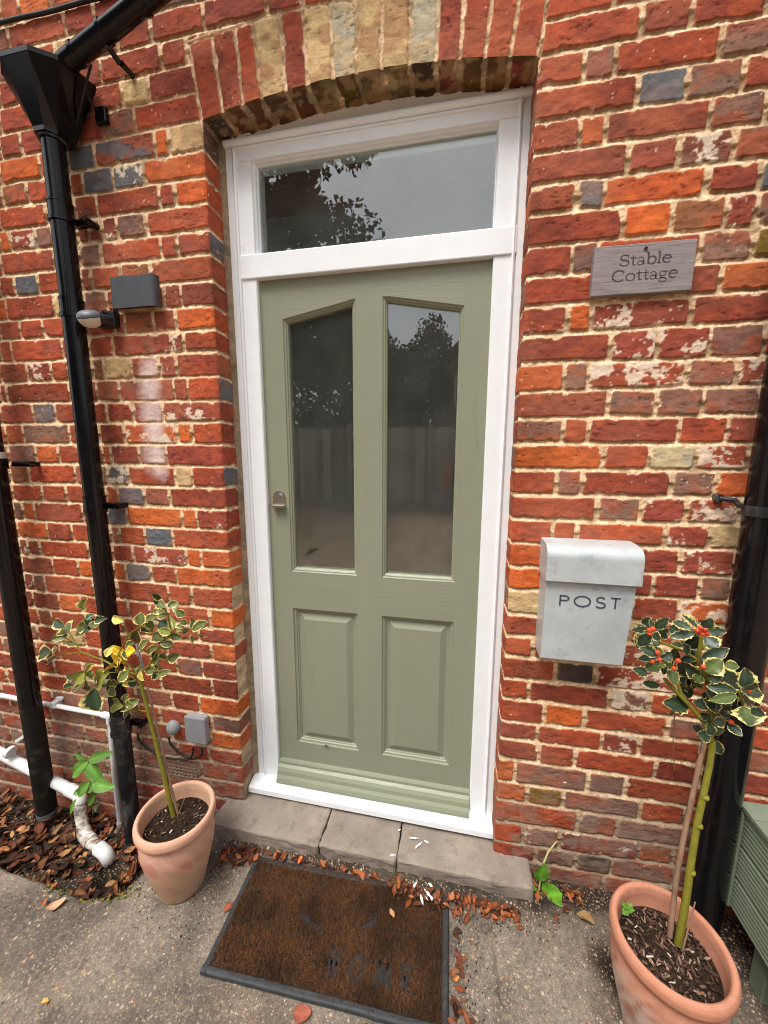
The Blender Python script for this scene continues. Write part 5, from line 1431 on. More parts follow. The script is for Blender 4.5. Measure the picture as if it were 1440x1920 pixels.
# right holly: leaves as they sit in the crown (foot of the leaf, tip, width) on a sheet 5.19 times enlarged
def zr(x, y): return (1180 + x / 5.19, 1130 + y / 5.19)
HR = [(220,250,225,160,50),(250,255,375,155,60),(190,265,48,262,50),(200,300,85,430,80),(215,290,118,312,45),(220,300,310,362,70),(300,300,372,255,60),(300,330,360,300,60),
(670,245,552,122,80),(720,240,805,160,75),(740,270,942,286,70),(640,292,392,335,60),(640,285,470,300,50),(690,330,560,452,110),(735,330,858,462,105),(600,250,412,170,60),(480,290,392,240,90),
(270,510,108,438,75),(265,525,98,545,55),(300,500,278,418,70),(310,540,418,500,70),(285,575,165,660,85),(330,560,345,700,60),(420,620,330,570,70),(455,640,548,705,70),(400,640,452,805,70),(180,690,48,645,65),(340,640,290,600,50),
(300,800,120,790,60),(575,975,360,985,110),(700,680,560,640,60),(560,640,700,725,95),(750,680,905,552,110),(700,550,985,448,80),(610,450,560,515,70),(560,500,540,400,60),(640,560,480,540,60),(600,760,690,800,80),(720,780,600,730,90),
(760,720,900,742,70),(740,640,860,560,60),(1060,830,868,650,120),(1115,825,1142,648,110),(1100,860,1335,890,110),(1085,880,1262,1015,115),(1040,865,765,815,80),(1030,880,880,925,70),(1045,900,805,955,60),(1110,1010,1195,1200,165),(920,600,1085,625,60),(1100,840,1240,800,70),(1180,1040,1312,1095,60),
(790,1000,625,972,70),(830,960,712,890,80),(805,970,870,1005,60),(800,800,900,790,60),(795,1150,665,1075,75),(810,1165,955,1155,60),(960,1130,895,1050,70),(965,1185,1095,1290,60),(800,1290,778,1185,60),(815,1290,878,1215,80),(790,1300,668,1290,75),(805,1330,912,1490,60),(720,1240,605,1205,50),(900,930,1000,1000,70),(960,980,890,1060,60),(700,700,640,780,60),(500,430,420,380,60),(850,900,760,860,60)]
b = MB(); o = Vector((1.346, -0.318, 0))
for i, (x0, y0, x1, y1, wd_) in enumerate(HR):
    g = random.Random(i + 40)
    dpt = -0.27 + g.uniform(-0.045, 0.045) - 0.02 * ((x0 > 900) or (y0 < 300))
    p0, p1 = at_y(*zr(x0, y0), dpt), at_y(*zr(x1, y1), dpt + g.uniform(-0.04, 0.03))
    wm = wd_ / 5.19 / F_PX * (p0 - Vector(CAM)).length * 1.0
    gr2 = GREEN1 * g.uniform(0.7, 1.25) if g.random() < 0.8 else GREEN2 * 0.8
    if i == 8: holly_leaf(b, p0 - o, p1 - o, wm, GREEN1, border=0.45, seed=i)
    else: holly_leaf(b, p0 - o, p1 - o, wm * 1.12, gr2, border=g.choice([0.84, 0.88, 0.9]) if wd_ < 105 or i == 29 else (0.6 if i in (43, 44, 48) else 0.8), spiny=g.uniform(0.1, 0.3), seed=i, cup=g.uniform(0.1, 0.4))
for i in range(46):
    g = random.Random(i + 900)
    cxy = g.choice([(200,270),(290,520),(430,640),(690,270),(600,480),(760,650),(820,850),(1080,850),(1150,960),(900,960),(640,700),(560,880),(720,420)])
    x0, y0 = cxy[0] + g.gauss(0, 50), cxy[1] + g.gauss(0, 50); a = g.uniform(0, 6.28); ln = g.uniform(80, 170)
    dpt = -0.25 + g.uniform(-0.03, 0.05)
    p0, p1 = at_y(*zr(x0, y0), dpt), at_y(*zr(x0 + ln * math.cos(a), y0 + ln * math.sin(a)), dpt + g.uniform(-0.04, 0.04))
    holly_leaf(b, p0 - o, p1 - o, g.uniform(60, 100) / 5.19 / F_PX * 1.6, GREEN1 * g.uniform(0.6, 1.1), border=g.choice([0.84, 0.88, 0.92]), spiny=g.uniform(0.05, 0.25), seed=i + 333, cup=g.uniform(0.1, 0.4), face=(g.uniform(-.8, .8), -1, g.uniform(0, 1)))
crown = b.build('crown', MAT['holly'], potR, vcol=True)
for i, (x, y) in enumerate([(195,268),(230,255),(196,302),(695,245),(662,275),(706,306),(748,296),(735,262),(275,485),(293,555),(222,572),(435,640),(1162,853),(990,1160),(720,625),(475,565)]):
    q = at_y(*zr(x, y), -0.315 if y < 600 else -0.305)
    b = MB(); b.sphere(q - o, 0.0054, 12)
    b.build('berry', MAT['berry'], potR)
def branch(mb, pts, zf, dep, r0, r1, o):
    P_ = [at_y(*zf(*q), d) - o for q, d in zip(pts, dep)]
    n_ = len(P_)
    mb.tube(P_, [r0 + (r1 - r0) * i / (n_ - 1) for i in range(n_)], 10)
def z8(x, y): return (960 + x / 3, 1280 + y / 3)
b = MB()
st = [(935,1470),(960,1330),(985,1180),(1000,1060),(1012,980),(1040,800),(1075,640),(1110,470),(1130,330)]
branch(b, st, z8, [-0.297,-0.295,-0.292,-0.29,-0.288,-0.284,-0.28,-0.275,-0.27], 0.0086, 0.0062, o)
for k_ in (3, 5, 6): 
    q = at_y(*z8(*st[k_]), [-0.297,-0.295,-0.292,-0.29,-0.288,-0.284,-0.28,-0.275,-0.27][k_]) - o; b.sphere(q + Vector((0.003, -0.001, 0)), 0.0092, 10, 0.8)
for pts, r0, r1 in (([(785,1340),(740,1180),(640,1060),(520,930),(380,790),(340,740)], .006, .0035), ([(785,1340),(810,1000),(740,720),(660,560),(690,440),(700,330)], .006, .0035), ([(660,560),(540,480),(400,420),(260,370),(215,300)], .004, .0025), ([(810,1000),(900,930),(1060,855)], .004, .003), ([(740,1180),(790,1100),(960,1150)], .003, .002), ([(660,560),(560,580),(440,640)], .0035, .0025), ([(1060,855),(1110,1010)], .003, .002), ([(520,930),(420,640),(300,540)], .004, .0025)):
    branch(b, pts, zr, [-0.27] * len(pts), r0, r1, o)
b.build('trunk', MAT['bark_green'], potR)
b = MB(); branch(b, [(888,1425),(925,1100),(960,900),(1010,660),(1055,450),(1088,320)], z8, [-0.29,-0.28,-0.277,-0.27,-0.265,-0.26], 0.0058, 0.0052, o)
branch(b, [(960,1505),(1030,1235)], z8, [-0.32, -0.31], 0.002, 0.0015, o)
b.build('cane', MAT['cane'], potR)
b = MB()
branch(b, [(915,140),(910,260),(905,340),(915,490)], z8, [-0.25] * 4, 0.0012, 0.0008, o)
b.build('dead_tendril', MAT['twig'], potR)
# bark chips and litter on the compost
def chips(root, zs, Rs, n, seed):
    g = random.Random(seed); b = MB()
    for i in range(n):
        r = Rs * math.sqrt(g.random()) * 0.93; a = g.uniform(0, 6.28); ln = g.uniform(0.006, 0.02); wd_ = g.uniform(0.002, 0.006)
        c_ = Vector((r * math.cos(a), r * math.sin(a), zs + g.uniform(0.0, 0.007)))
        M_ = Matrix.Translation(c_) @ Matrix.Rotation(g.uniform(0, 6.28), 4, 'Z') @ Matrix.Rotation(g.uniform(-.5, .5), 4, 'X') @ Matrix.Rotation(g.uniform(-.5, .5), 4, 'Y')
        col_ = np.array(lin(*g.choice([(92, 68, 56), (70, 50, 42), (120, 92, 76), (60, 44, 36), (150, 124, 104), (84, 62, 50)]))) * g.uniform(.6, 1.1)
        if g.random() < 0.03: col_ = np.array((.5, .45, .38))
        b.col = tuple(col_)
        bm = bmesh.new(); bmesh.ops.create_cube(bm, size=1)
        for q_ in bm.verts: q_.co = Vector((q_.co.x * ln * g.uniform(.7, 1), q_.co.y * wd_ * g.uniform(.5, 1), q_.co.z * 0.0022))
        b.bm(bm, False, M_)
    b.build('bark_chips', MAT['leaf_dry'], root, vcol=True)['kind'] = 'stuff'
chips(potR, zsR, RsR, 420, 4); chips(potL, zsL, RsL, 90, 5)
b = MB()
for x0, y0, x1, y1, wd_ in ((650,1275,620,1240,20),(655,1280,670,1240,18),(655,1285,685,1275,20),(650,1285,625,1295,22),(655,1275,650,1235,16)):
    p0, p1 = at_z(*z8(x0, y0), zsR + 0.012), at_z(*z8(x1, y1), zsR + 0.03)
    holly_leaf(b, p0 - o, p1 - o, wd_ / 3 / F_PX * 1.5, np.array(lin(96, 132, 52)), np.array(lin(110, 145, 62)), 0.1, (0, -.3, 1), seed=x0)
b.build('seedling', MAT['leaf_fresh'], potR, vcol=True)

def zl(x, y): return (60 + x / 4.085, 1090 + y / 4.085)
HL = [(985,140,928,100,40,1),(970,160,1002,192,60,0),(1040,190,1112,162,50,0),(1005,235,912,222,45,0),(1040,255,955,272,45,0),(1100,245,1112,172,45,0),(1105,230,1165,262,55,0),(1150,305,1142,352,75,0),(1130,300,1185,325,40,0),(1230,370,1318,315,70,0),(1260,350,1335,340,40,0),(1270,400,1338,435,45,0),(1240,410,1225,468,50,0),(1200,375,1150,385,40,0),(1065,385,1015,425,45,0),(1060,410,1135,435,50,0),(1005,450,922,405,80,0),(1080,480,988,478,50,0),(970,500,855,550,55,0),(990,550,1022,595,60,0),(1045,600,1115,568,60,0),(985,600,925,600,70,0),(975,620,985,680,60,0),(950,680,865,688,50,0),(965,715,1042,690,40,0),(985,730,920,735,40,0),
(830,335,830,248,75,0),(870,300,935,265,50,0),(870,345,918,385,50,0),(700,305,608,280,50,2),(805,385,800,475,100,0),(790,470,708,500,50,0),(825,520,872,455,60,0),(790,530,705,555,70,3),(650,640,692,568,90,3),(620,660,555,680,90,3),(565,580,612,505,45,2),(705,600,705,635,50,3),(480,640,392,668,50,3),(700,550,610,505,50,3),(590,700,480,795,110,4),(590,750,548,805,70,4),(600,810,625,872,60,0),(690,800,735,785,40,2),(740,690,660,760,60,0),(840,690,822,640,60,0),(740,650,735,700,55,0),(860,760,830,690,50,2),
(280,390,240,335,95,0),(250,350,160,300,60,1),(345,350,405,350,70,0),(420,300,470,255,60,1),(480,300,552,285,45,1),(430,350,510,320,45,0),(270,410,158,445,45,0),(320,465,235,430,50,0),(330,485,255,460,40,0),(185,485,168,550,60,0),(145,540,38,565,90,1),(190,575,98,630,40,0),(400,700,330,770,70,4),(390,760,370,790,60,2),(310,790,220,830,45,1),(390,795,290,840,40,0),(470,690,400,750,50,4),(500,740,465,770,50,0),
(485,820,490,990,120,1),(700,925,725,868,55,0),(700,950,605,945,75,4),(700,950,750,960,60,0),(720,950,805,915,60,0),(745,1000,688,1065,60,0),(900,1195,885,1190,20,3)]
b = MB(); o = Vector((-0.078, -0.258, 0))
GL = [np.array(lin(92, 100, 52)), np.array(lin(48, 68, 44)), np.array(lin(210, 190, 96)), np.array(lin(226, 186, 44)), np.array(lin(124, 128, 52))]
for i, (x0, y0, x1, y1, wd_, k_) in enumerate(HL):
    g = random.Random(i + 140)
    dpt = -0.245 + g.uniform(-0.05, 0.04)
    p0, p1 = at_y(*zl(x0, y0), dpt), at_y(*zl(x1, y1), dpt + g.uniform(-0.03, 0.03))
    wm = wd_ / 4.085 / F_PX * (p0 - Vector(CAM)).length
    cr_ = np.array(lin(232, 210, 130)) if k_ < 3 else GL[k_] * 1.1
    holly_leaf(b, p0 - o, p0 - o + (p1 - p0) * 1.1, wm * 1.05, GL[k_] * g.uniform(0.75, 1.1), cr_, g.uniform(0.03, 0.12), border=g.choice([0.74, 0.8, 0.86]), seed=i + 500, cup=g.uniform(0.2, 0.7))
for i in range(34):
    g = random.Random(i + 1900)
    cxy = g.choice([(1040,380),(980,560),(900,640),(860,330),(1000,200),(620,760),(560,720),(300,410),(420,310),(760,640),(700,760),(1230,370),(380,760)])
    x0, y0 = cxy[0] + g.gauss(0, 40), cxy[1] + g.gauss(0, 40); a = g.uniform(0, 6.28); ln = g.uniform(60, 105)
    dpt = -0.235 + g.uniform(-0.05, 0.05)
    p0, p1 = at_y(*zl(x0, y0), dpt), at_y(*zl(x0 + ln * math.cos(a), y0 + ln * math.sin(a)), dpt + g.uniform(-0.03, 0.03))
    holly_leaf(b, p0 - o, p1 - o, g.uniform(40, 70) / 4.085 / F_PX * 1.7, GL[g.choice([0, 0, 1, 1, 4])] * g.uniform(0.6, 1.05), np.array(lin(232, 210, 130)), 0.08, border=g.choice([0.76, 0.82, 0.88]), seed=i + 733, cup=g.uniform(0.2, 0.7), face=(g.uniform(-.8, .8), -1, g.uniform(0, 1)))
b.build('crown', MAT['holly'], potL, vcol=True)
b = MB()
stl = [(1085,1800),(1055,1680),(1020,1520),(985,1380),(950,1240),(915,1100),(880,960),(840,810),(815,715)]
branch(b, stl, zl, [-0.24,-0.241,-0.242,-0.243,-0.244,-0.245,-0.246,-0.247,-0.248], 0.0075, 0.0048, o)
for pts, r0, r1 in (([(815,715),(700,690),(560,610),(375,540),(320,450),(280,385)], .0035, .0015), ([(375,540),(250,560),(170,575)], .0018, .001), ([(815,715),(660,560),(740,405),(850,330),(900,290)], .003, .0012), ([(740,405),(700,310)], .0014, .001), ([(815,715),(900,640),(980,500),(1065,395),(1040,250),(990,150)], .0035, .0012), ([(1065,395),(1150,375),(1300,330)], .002, .001), ([(900,640),(1000,610),(1100,580)], .002, .001), ([(800,760),(590,790),(330,800),(240,825)], .003, .001), ([(590,790),(480,820)], .002, .001), ([(885,995),(740,985),(690,950)], .002, .001), ([(800,760),(720,690),(590,700)], .0025, .001), ([(880,690),(1000,690)], .002, .001), ([(330,800),(350,740),(400,700)], .0015, .001)):
    branch(b, pts, zl, [-0.246] * len(pts), r0, r1, o)
b.build('trunk', MAT['bark_green'], potL)
b = MB()
branch(b, [(1115,1770),(1060,1560),(990,1260),(920,960),(885,820)], zl, [-0.232,-0.232,-0.232,-0.233,-0.235], 0.0042, 0.0036, o)
branch(b, [(1115,1800),(1170,1660)], zl, [-0.26, -0.26], 0.0016, 0.001, o)
b.build('cane', MAT['cane'], potL)
b = MB(); branch(b, [(850,670),(825,570),(800,480)], zl, [-0.238, -0.24, -0.24], 0.0035, 0.0035, o); b.build('plant_stake', MAT['grey_plastic'], potL)

# ================================================================== WEEDS, FALLEN LEAVES, GRAVEL
def z5(x, y): return (x / 5.143, 1380 + y / 5.143)
wl_ = thing('leafy_weed', 'green weed with pointed leaves growing over the white waste pipe', 'weed', at_y(165, 1545, -0.05))
o = Vector(wl_.location)
b = MB()
for i, (x0, y0, x1, y1, wd_) in enumerate([(845,235,1048,168,75),(835,225,705,175,50),(845,245,650,405,95),(860,260,965,465,100),(870,440,715,600,80),(890,455,1065,500,90),(860,330,800,270,80),(930,545,820,690,60),(735,610,655,770,40),(850,520,905,480,60),(800,520,700,560,50),(960,640,895,740,55)]):
    g = random.Random(i + 9); dpt = -0.1 + g.uniform(-0.03, 0.03)
    p0, p1 = at_y(*z5(x0, y0), dpt), at_y(*z5(x1, y1), dpt - g.uniform(0, 0.03))
    gc = np.array(lin(88, 128, 50)) * g.uniform(.75, 1.2)
    if i == 11: gc = np.array(lin(90, 92, 62))
    holly_leaf(b, p0 - o, p1 - o, wd_ / 5.143 / F_PX * 1.9, gc, gc * 1.05, 0.0, seed=i + 3, cup=0.3, bend=0.15)
b.build('leaves', MAT['leaf_fresh'], wl_, vcol=True)
b = MB(); branch(b, [(880,600),(870,440),(850,240),(835,180)], z5, [-0.09, -0.095, -0.1, -0.1], 0.0022, 0.0012, o); branch(b, [(880,600),(900,760)], z5, [-0.09, -0.08], 0.002, 0.002, o); b.build('stem', MAT['leaf_stem'] if 'leaf_stem' in MAT else MAT['bark_green'], wl_)
wr_ = thing('leafy_weed', 'green weed with rounded leaves sprouting by the end of the step', 'weed', (1.09, -0.05, 0.0))
o = Vector(wr_.location)
b = MB()
for i, (p0, p1, wd_) in enumerate([((150, 1110), (185, 1035), 52), ((175, 1190), (280, 1195), 85), ((140, 1165), (75, 1190), 55), ((140, 1170), (150, 1305), 75)]):
    q0, q1 = at_y(*z8(*p0), -0.055), at_y(*z8(*p1), -0.075)
    gc = np.array(lin(98, 150, 42)) * (0.85 + 0.1 * i)
    holly_leaf(b, q0 - o, q1 - o, wd_ / 3 / F_PX * 1.9, gc, gc, 0.0, seed=i + 70, cup=0.2, bend=0.1, face=(0.1, -1, 0.6))
b.build('leaves', MAT['leaf_fresh'], wr_, vcol=True)
b = MB()
q = [at_y(*z8(*a_), d_) - o for a_, d_ in (((150, 1170), -0.05), ((160, 1110), -0.045), ((180, 1010), -0.035), ((205, 950), -0.025), ((255, 890), -0.008))]
b.tube(q, [0.003, 0.003, 0.0032, 0.003, 0.0015], 10); b.build('stem', mat_basic('pale weed stem', lin(176, 176, 120), 0.6, 0.3, 0.1, 60), wr_)

DRY = [(120, 66, 40), (92, 56, 38), (150, 92, 56), (74, 48, 36), (164, 108, 68), (106, 72, 52), (134, 74, 50), (178, 128, 84), (60, 42, 32)]
def dry_leaf(mb, c, ln, wd_, yaw, tilt, roll, col_, g, curl=0.5):
    M_ = Matrix.Translation(c) @ Matrix.Rotation(yaw, 4, 'Z') @ Matrix.Rotation(tilt, 4, 'Y') @ Matrix.Rotation(roll, 4, 'X')
    vs, fs, cs = [], [], []; nu, nv = 8, 5
    k1, k2, ph = g.uniform(-curl, curl), g.uniform(0.1, curl * 1.4), g.uniform(0, 6)
    for i in range(nu):
        t_ = i / (nu - 1)
        w_ = math.sin(math.pi * (t_ * 0.94 + 0.03)) ** 0.7 * (1 + 0.12 * math.sin(9 * t_ + ph))
        for j in range(nv):
            s2 = (j / (nv - 1) - 0.5) * 2
            a = s2 * k2 * 1.6
            x, y = (t_ - 0.5) * ln, math.sin(a) / max(k2 * 1.6, .05) * wd_ / 2 * w_
            z = (1 - math.cos(a)) * wd_ * 0.45 * w_ + k1 * ln * (t_ - .5) ** 2 * 1.5 + 0.04 * wd_ * math.sin(7 * t_ + ph + 3 * s2)
            vs.append(M_ @ Vector((x, y, z)))
            cs.append(tuple(np.array(col_) * (1.25 if j == 2 else g.uniform(.8, 1.15))))
    for i in range(nu - 1):
        for j in range(nv - 1): fs.append((i * nv + j, i * nv + j + 1, (i + 1) * nv + j + 1, (i + 1) * nv + j))
    mb.add(vs, fs, True, cs)
def gz(x, y): return -float(bed_depth(np.array(x), np.array(y)))
g = random.Random(77)
b = MB(); cnt = 0
while cnt < 950:
    x, y = g.uniform(-1.5, -0.24), g.uniform(-0.42, -0.01)
    yb = np.interp(x, BEDX, BEDY)
    if y < yb + 0.03 or gz(x, y) > -0.05: continue
    if math.hypot(x - DRN.x, y - DRN.y) < 0.055: continue
    if g.random() < 0.35 and y < yb + 0.09: continue
    ln = g.uniform(0.014, 0.056)
    dry_leaf(b, Vector((x, y, gz(x, y) + g.uniform(0.002, 0.03))), ln, ln * g.uniform(0.4, 0.7), g.uniform(0, 6.28), g.uniform(-.4, .4), g.uniform(-.45, .45), np.array(lin(*g.choice(DRY))) * g.uniform(.3, .95), g, 0.75)
    cnt += 1
b.build('leaf_litter', MAT['leaf_dry'], None, 'brown fallen leaves heaped round the pipe feet', 'leaf litter', None, 'stuff', vcol=True)
b = MB()
LIT = [(112, 62, 42), (134, 78, 52), (156, 88, 54), (98, 58, 42), (170, 104, 66), (120, 72, 52), (176, 98, 50)]
for i in range(340):
    if i < 150: x, y = g.uniform(0.62, 1.04), -0.125 - abs(g.gauss(0, 0.022))
    elif i < 215: x, y = g.uniform(0.06, 0.62), -0.122 - abs(g.gauss(0, 0.008))
    elif i < 260: x, y = g.uniform(0.0, 0.14), -0.13 - abs(g.gauss(0, 0.03))
    elif i < 285: x, y = 0.85 + g.gauss(0, 0.014), g.uniform(-0.42, -0.15)
    else: x, y = g.uniform(1.05, 1.25), -0.03 - abs(g.gauss(0, 0.03))
    ln = g.uniform(0.012, 0.034)
    hz_ = 0.012 if (-0.1 < x - MATC.x + 0.24 < 0.6 and y < -0.135) else 0.0
    hz_ += 0.016 * math.exp(min(0, y + 0.105) / 0.022) * (0 < x < 1.1)
    dry_leaf(b, Vector((x, y, hz_ + g.uniform(0.003, 0.016))), ln, ln * g.uniform(.4, .7), g.uniform(0, 6.28), g.uniform(-.5, .5), g.uniform(-.5, .5), np.array(lin(*g.choice(LIT + DRY[:4]))) * g.uniform(.35, .95), g, 0.7)
b.build('leaf_litter', MAT['leaf_dry'], None, 'russet fallen leaves caught along the foot of the doorstep', 'leaf litter', None, 'stuff', vcol=True)
ONE = [((105, 1700), 0.05, 0.026, 0.9, (196, 150, 116), 'pale tan curled leaf lying on the path below the drain'),
       ((83, 1695), 0.026, 0.016, 2.0, (170, 98, 66), 'small russet leaf beside the pale tan curled leaf'),
       ((428, 1702), 0.032, 0.022, 1.2, (140, 78, 58), 'reddish brown leaf on the concrete left of the doormat'),
       ((563, 1622), 0.03, 0.017, 1.5, (196, 108, 60), 'orange leaf lying on the back edge of the doormat'),
       ((566, 1905), 0.045, 0.036, 0.3, (150, 84, 66), 'dull red leaf in front of the doormat border'),
       ((735, 1722), 0.028, 0.014, 2.2, (180, 134, 94), 'thin tan leaf near the middle of the doormat'),
       ((854, 1838), 0.02, 0.014, 0.4, (196, 132, 74), 'small orange brown leaf right of the doormat border'),
       ((1098, 1722), 0.05, 0.034, 2.7, (140, 112, 70), 'olive brown curled leaf between the step and the orange pot'),
       ((85, 1880), 0.016, 0.012, 0.4, (204, 160, 82), 'tiny yellow leaf far out on the concrete'),
       ((1082, 1683), 0.035, 0.018, 2.0, (164, 128, 74), 'yellowish leaf against the foot of the wall right of the step')]
for (px, py), ln, wd_, yaw, c_, lb in ONE:
    q = at_z(px, py, 0.004)
    onm = (480 < px < 840 and 1605 < py < 1890)
    b = MB(); dry_leaf(b, Vector((0, 0, 0.006)), ln, wd_, yaw, 0.1, 0.1, lin(*c_), random.Random(px), 0.6)
    o_ = b.build('fallen_leaf', MAT['leaf_dry'], None, lb, 'leaf', 'single leaves on path and mat', vcol=True)
    o_.location = (q.x, q.y, 0.02 if onm else 0.004)
b = MB()
for x0, y0, x1, y1 in ((905,1120,875,1165),(970,1125,1000,1160),(945,1160,990,1210),(925,1190,940,1250),(955,1190,965,1220),(985,1200,990,1225)):
    p0, p1 = at_z(480 + x0 / 3, 1280 + y0 / 3, 0.026), at_z(480 + x1 / 3, 1280 + y1 / 3, 0.026)
    holly_leaf(b, p0, p1, 0.008, np.array((.8, .79, .76)), np.array((.82, .8, .78)), 0.0, (0, 0, 1), seed=x0)
b.build('white_petals', MAT['leaf_fresh'], None, 'fallen white petals on the back right corner of the doormat', 'petals', vcol=True)
q = at_z(750, 1650, 0.02)
b = MB()
for i in range(260):
    a = g.uniform(0, 6.28); r = abs(g.gauss(0, 0.016))
    c_ = Vector((q.x + r * math.cos(a) * .8, q.y + r * math.sin(a) * 1.2, 0.018)); d_ = Vector((g.uniform(-1, 1), g.uniform(-1.2, .4), g.uniform(.3, 1))).normalized() * g.uniform(.006, .014)
    sdv = Vector((-d_.y, d_.x, 0)).normalized() * 0.0006
    b.col = tuple(np.array(lin(168, 132, 88)) * g.uniform(.6, 1.1)); b.add([c_ - sdv, c_ + sdv, c_ + d_ + sdv * .3, c_ + d_ - sdv * .3], [(0, 1, 2, 3)])
b.build('straw_tuft', MAT['leaf_dry'], None, 'pale tuft of dry fibre on the back of the doormat', 'tuft', None, 'stuff', vcol=True)
# loose stone chips
b = MB()
STN = [(196, 172, 138), (150, 128, 104), (214, 204, 184), (170, 130, 92), (120, 104, 90), (202, 184, 150)]
cnt = 0
while cnt < 1500:
    x, y = g.uniform(-1.2, 1.75), g.uniform(-0.8, -0.02)
    if bed_depth(np.array(x), np.array(y)) > 0.02: continue
    if 0.12 < x < 0.84 and -0.46 < y < -0.12: continue
    if y > -0.11 and x < 1.1: continue
    dens = 0.35 + 0.65 * float(sstep(0.35, 0.65, fbm(np.array(x * 5), np.array(y * 5), 19)))
    if g.random() > dens: continue
    s_ = g.uniform(0.0008, 0.0021) * (1.9 if g.random() < 0.06 else 1)
    bm = bmesh.new(); bmesh.ops.create_icosphere(bm, subdivisions=1, radius=s_)
    for q_ in bm.verts: q_.co *= g.uniform(.65, 1.25)
    b.col = tuple(np.array(lin(*g.choice(STN))) * g.uniform(.6, 1.0))
    b.bm(bm, False, Matrix.Translation((x, y, 0.001)) @ Matrix.Rotation(g.uniform(0, 6), 4, 'Z') @ Matrix.Diagonal((1.4, 1, .6, 1)))
    cnt += 1
b.build('gravel', MAT['leaf_dry'], None, 'loose stone chips scattered over the path', 'gravel', None, 'stuff', vcol=True)
b = MB()
for i in range(1700):
    k_ = g.random()
    if k_ < 0.45: x, y = g.uniform(0.0, 1.15), -0.12 - abs(g.gauss(0, 0.035))
    elif k_ < 0.75: x, y = g.uniform(1.05, 1.7), -0.01 - abs(g.gauss(0, 0.07))
    elif k_ < 0.9: x, y = g.uniform(-0.25, 0.1), g.uniform(-0.4, -0.1)
    else: x, y = 0.85 + abs(g.gauss(0, 0.05)), g.uniform(-0.5, -0.14)
    if 0.125 < x < 0.83 and y < -0.135: continue
    s_ = g.uniform(0.0008, 0.0026); b.col = tuple(np.array(lin(*g.choice([(70, 54, 42), (52, 40, 32), (96, 70, 50), (112, 78, 52), (40, 32, 27), (140, 112, 86)]))) * g.uniform(.6, 1.1))
    bm = bmesh.new(); bmesh.ops.create_icosphere(bm, subdivisions=1, radius=s_)
    for q_ in bm.verts: q_.co *= g.uniform(.6, 1.3)
    zz = 0.016 * math.exp(min(0, y + 0.105) / 0.022) * (0 < x < 1.1)
    b.bm(bm, False, Matrix.Translation((x, y, zz + 0.002)) @ Matrix.Rotation(g.uniform(0, 6), 4, 'Z') @ Matrix.Diagonal((1.6, 1, .6, 1)))
b.build('grit', MAT['leaf_dry'], None, 'dark soil crumbs and grit along the step and wall', 'grit', None, 'stuff', vcol=True)
b = MB()
for (px, py, n_, sp_2) in ((220, 1672, 130, 0.03), (175, 1680, 70, 0.03), (45, 1600, 110, 0.035), (60, 1622, 60, 0.03), (110, 1670, 50, 0.04)):
    q = at_z(px, py, -0.01)
    for i in range(n_):
        x, y = q.x + g.gauss(0, sp_2), q.y + g.gauss(0, sp_2 * .5)
        s_ = g.uniform(0.002, 0.0045); b.col = tuple(np.array(lin(*g.choice([(128, 132, 46), (92, 104, 40), (74, 80, 36), (150, 150, 66)]))) * g.uniform(.6, 1))
        bm = bmesh.new(); bmesh.ops.create_icosphere(bm, subdivisions=1, radius=s_)
        for q_ in bm.verts: q_.co *= g.uniform(.6, 1.3)
        b.bm(bm, False, Matrix.Translation((x, y, gz(x, y) + 0.002)))
b.build('moss', MAT['leaf_dry'], None, 'bright green moss along the broken edge of the path', 'moss', None, 'stuff', vcol=True)

# ================================================================== PLANTER
plt_ = thing('wooden_planter', 'sage green planter of grooved decking boards on legs at the right edge', 'planter', (1.86, -0.38, 0))
o = Vector((1.86, -0.38, 0)); XF = Matrix.Translation(-o)
px0, px1, py0, py1, pz0, pz1 = 1.618, 2.12, -0.66, -0.103, 0.157, 0.468
def board(mb, u0, u1, z0, z1, to3, thick=0.022):
    """decking board with rounded ridges: profile in (depth, height) run from u0 to u1"""
    ng = 7; pf = [(thick, z0)]
    for i in range(ng):
        za, zb2 = z0 + 0.002 + (z1 - z0 - 0.004) * i / ng, z0 + 0.002 + (z1 - z0 - 0.004) * (i + 1) / ng
        pf += [(0.004, za), (0.0008, za + 0.22 * (zb2 - za)), (0.0, (za + zb2) / 2), (0.0008, zb2 - 0.22 * (zb2 - za)), (0.004, zb2)]
    pf.append((thick, z1)); n2 = len(pf)
    vs = [to3(u_, d, z) for u_ in (u0, u1) for d, z in pf]
    fs = [(i, (i + 1) % n2, (i + 1) % n2 + n2, i + n2) for i in range(n2)] + [list(range(n2 - 1, -1, -1)), list(range(n2, 2 * n2))]
    mb.add(vs, fs)
hb_ = (pz1 - pz0) / 3
for k_ in range(3):
    za, zb2 = pz0 + k_ * hb_ + 0.001, pz0 + (k_ + 1) * hb_ - 0.0015
    b = MB(); board(b, py1 - 0.0, py0, za, zb2, lambda u_, d, z: Vector((px0 + d, u_, z)) - o); b.build('side_board', MAT['sage_wood'], plt_)
    b = MB(); board(b, px1, px0 - 0.006, za, zb2, lambda u_, d, z: Vector((u_, py1 + 0.024 - d, z)) - o); b.build('back_board', MAT['sage_wood'], plt_)
    b = MB(); board(b, px0, px1, za, zb2, lambda u_, d, z: Vector((u_, py0 - 0.001 + d - 0.022, z)) - o); b.build('front_board', MAT['sage_wood'], plt_)
    b = MB(); board(b, py0, py1, za, zb2, lambda u_, d, z: Vector((px1 + 0.001 - d + 0.022, u_, z)) - o); b.build('side_board', MAT['sage_wood'], plt_)
b = MB()
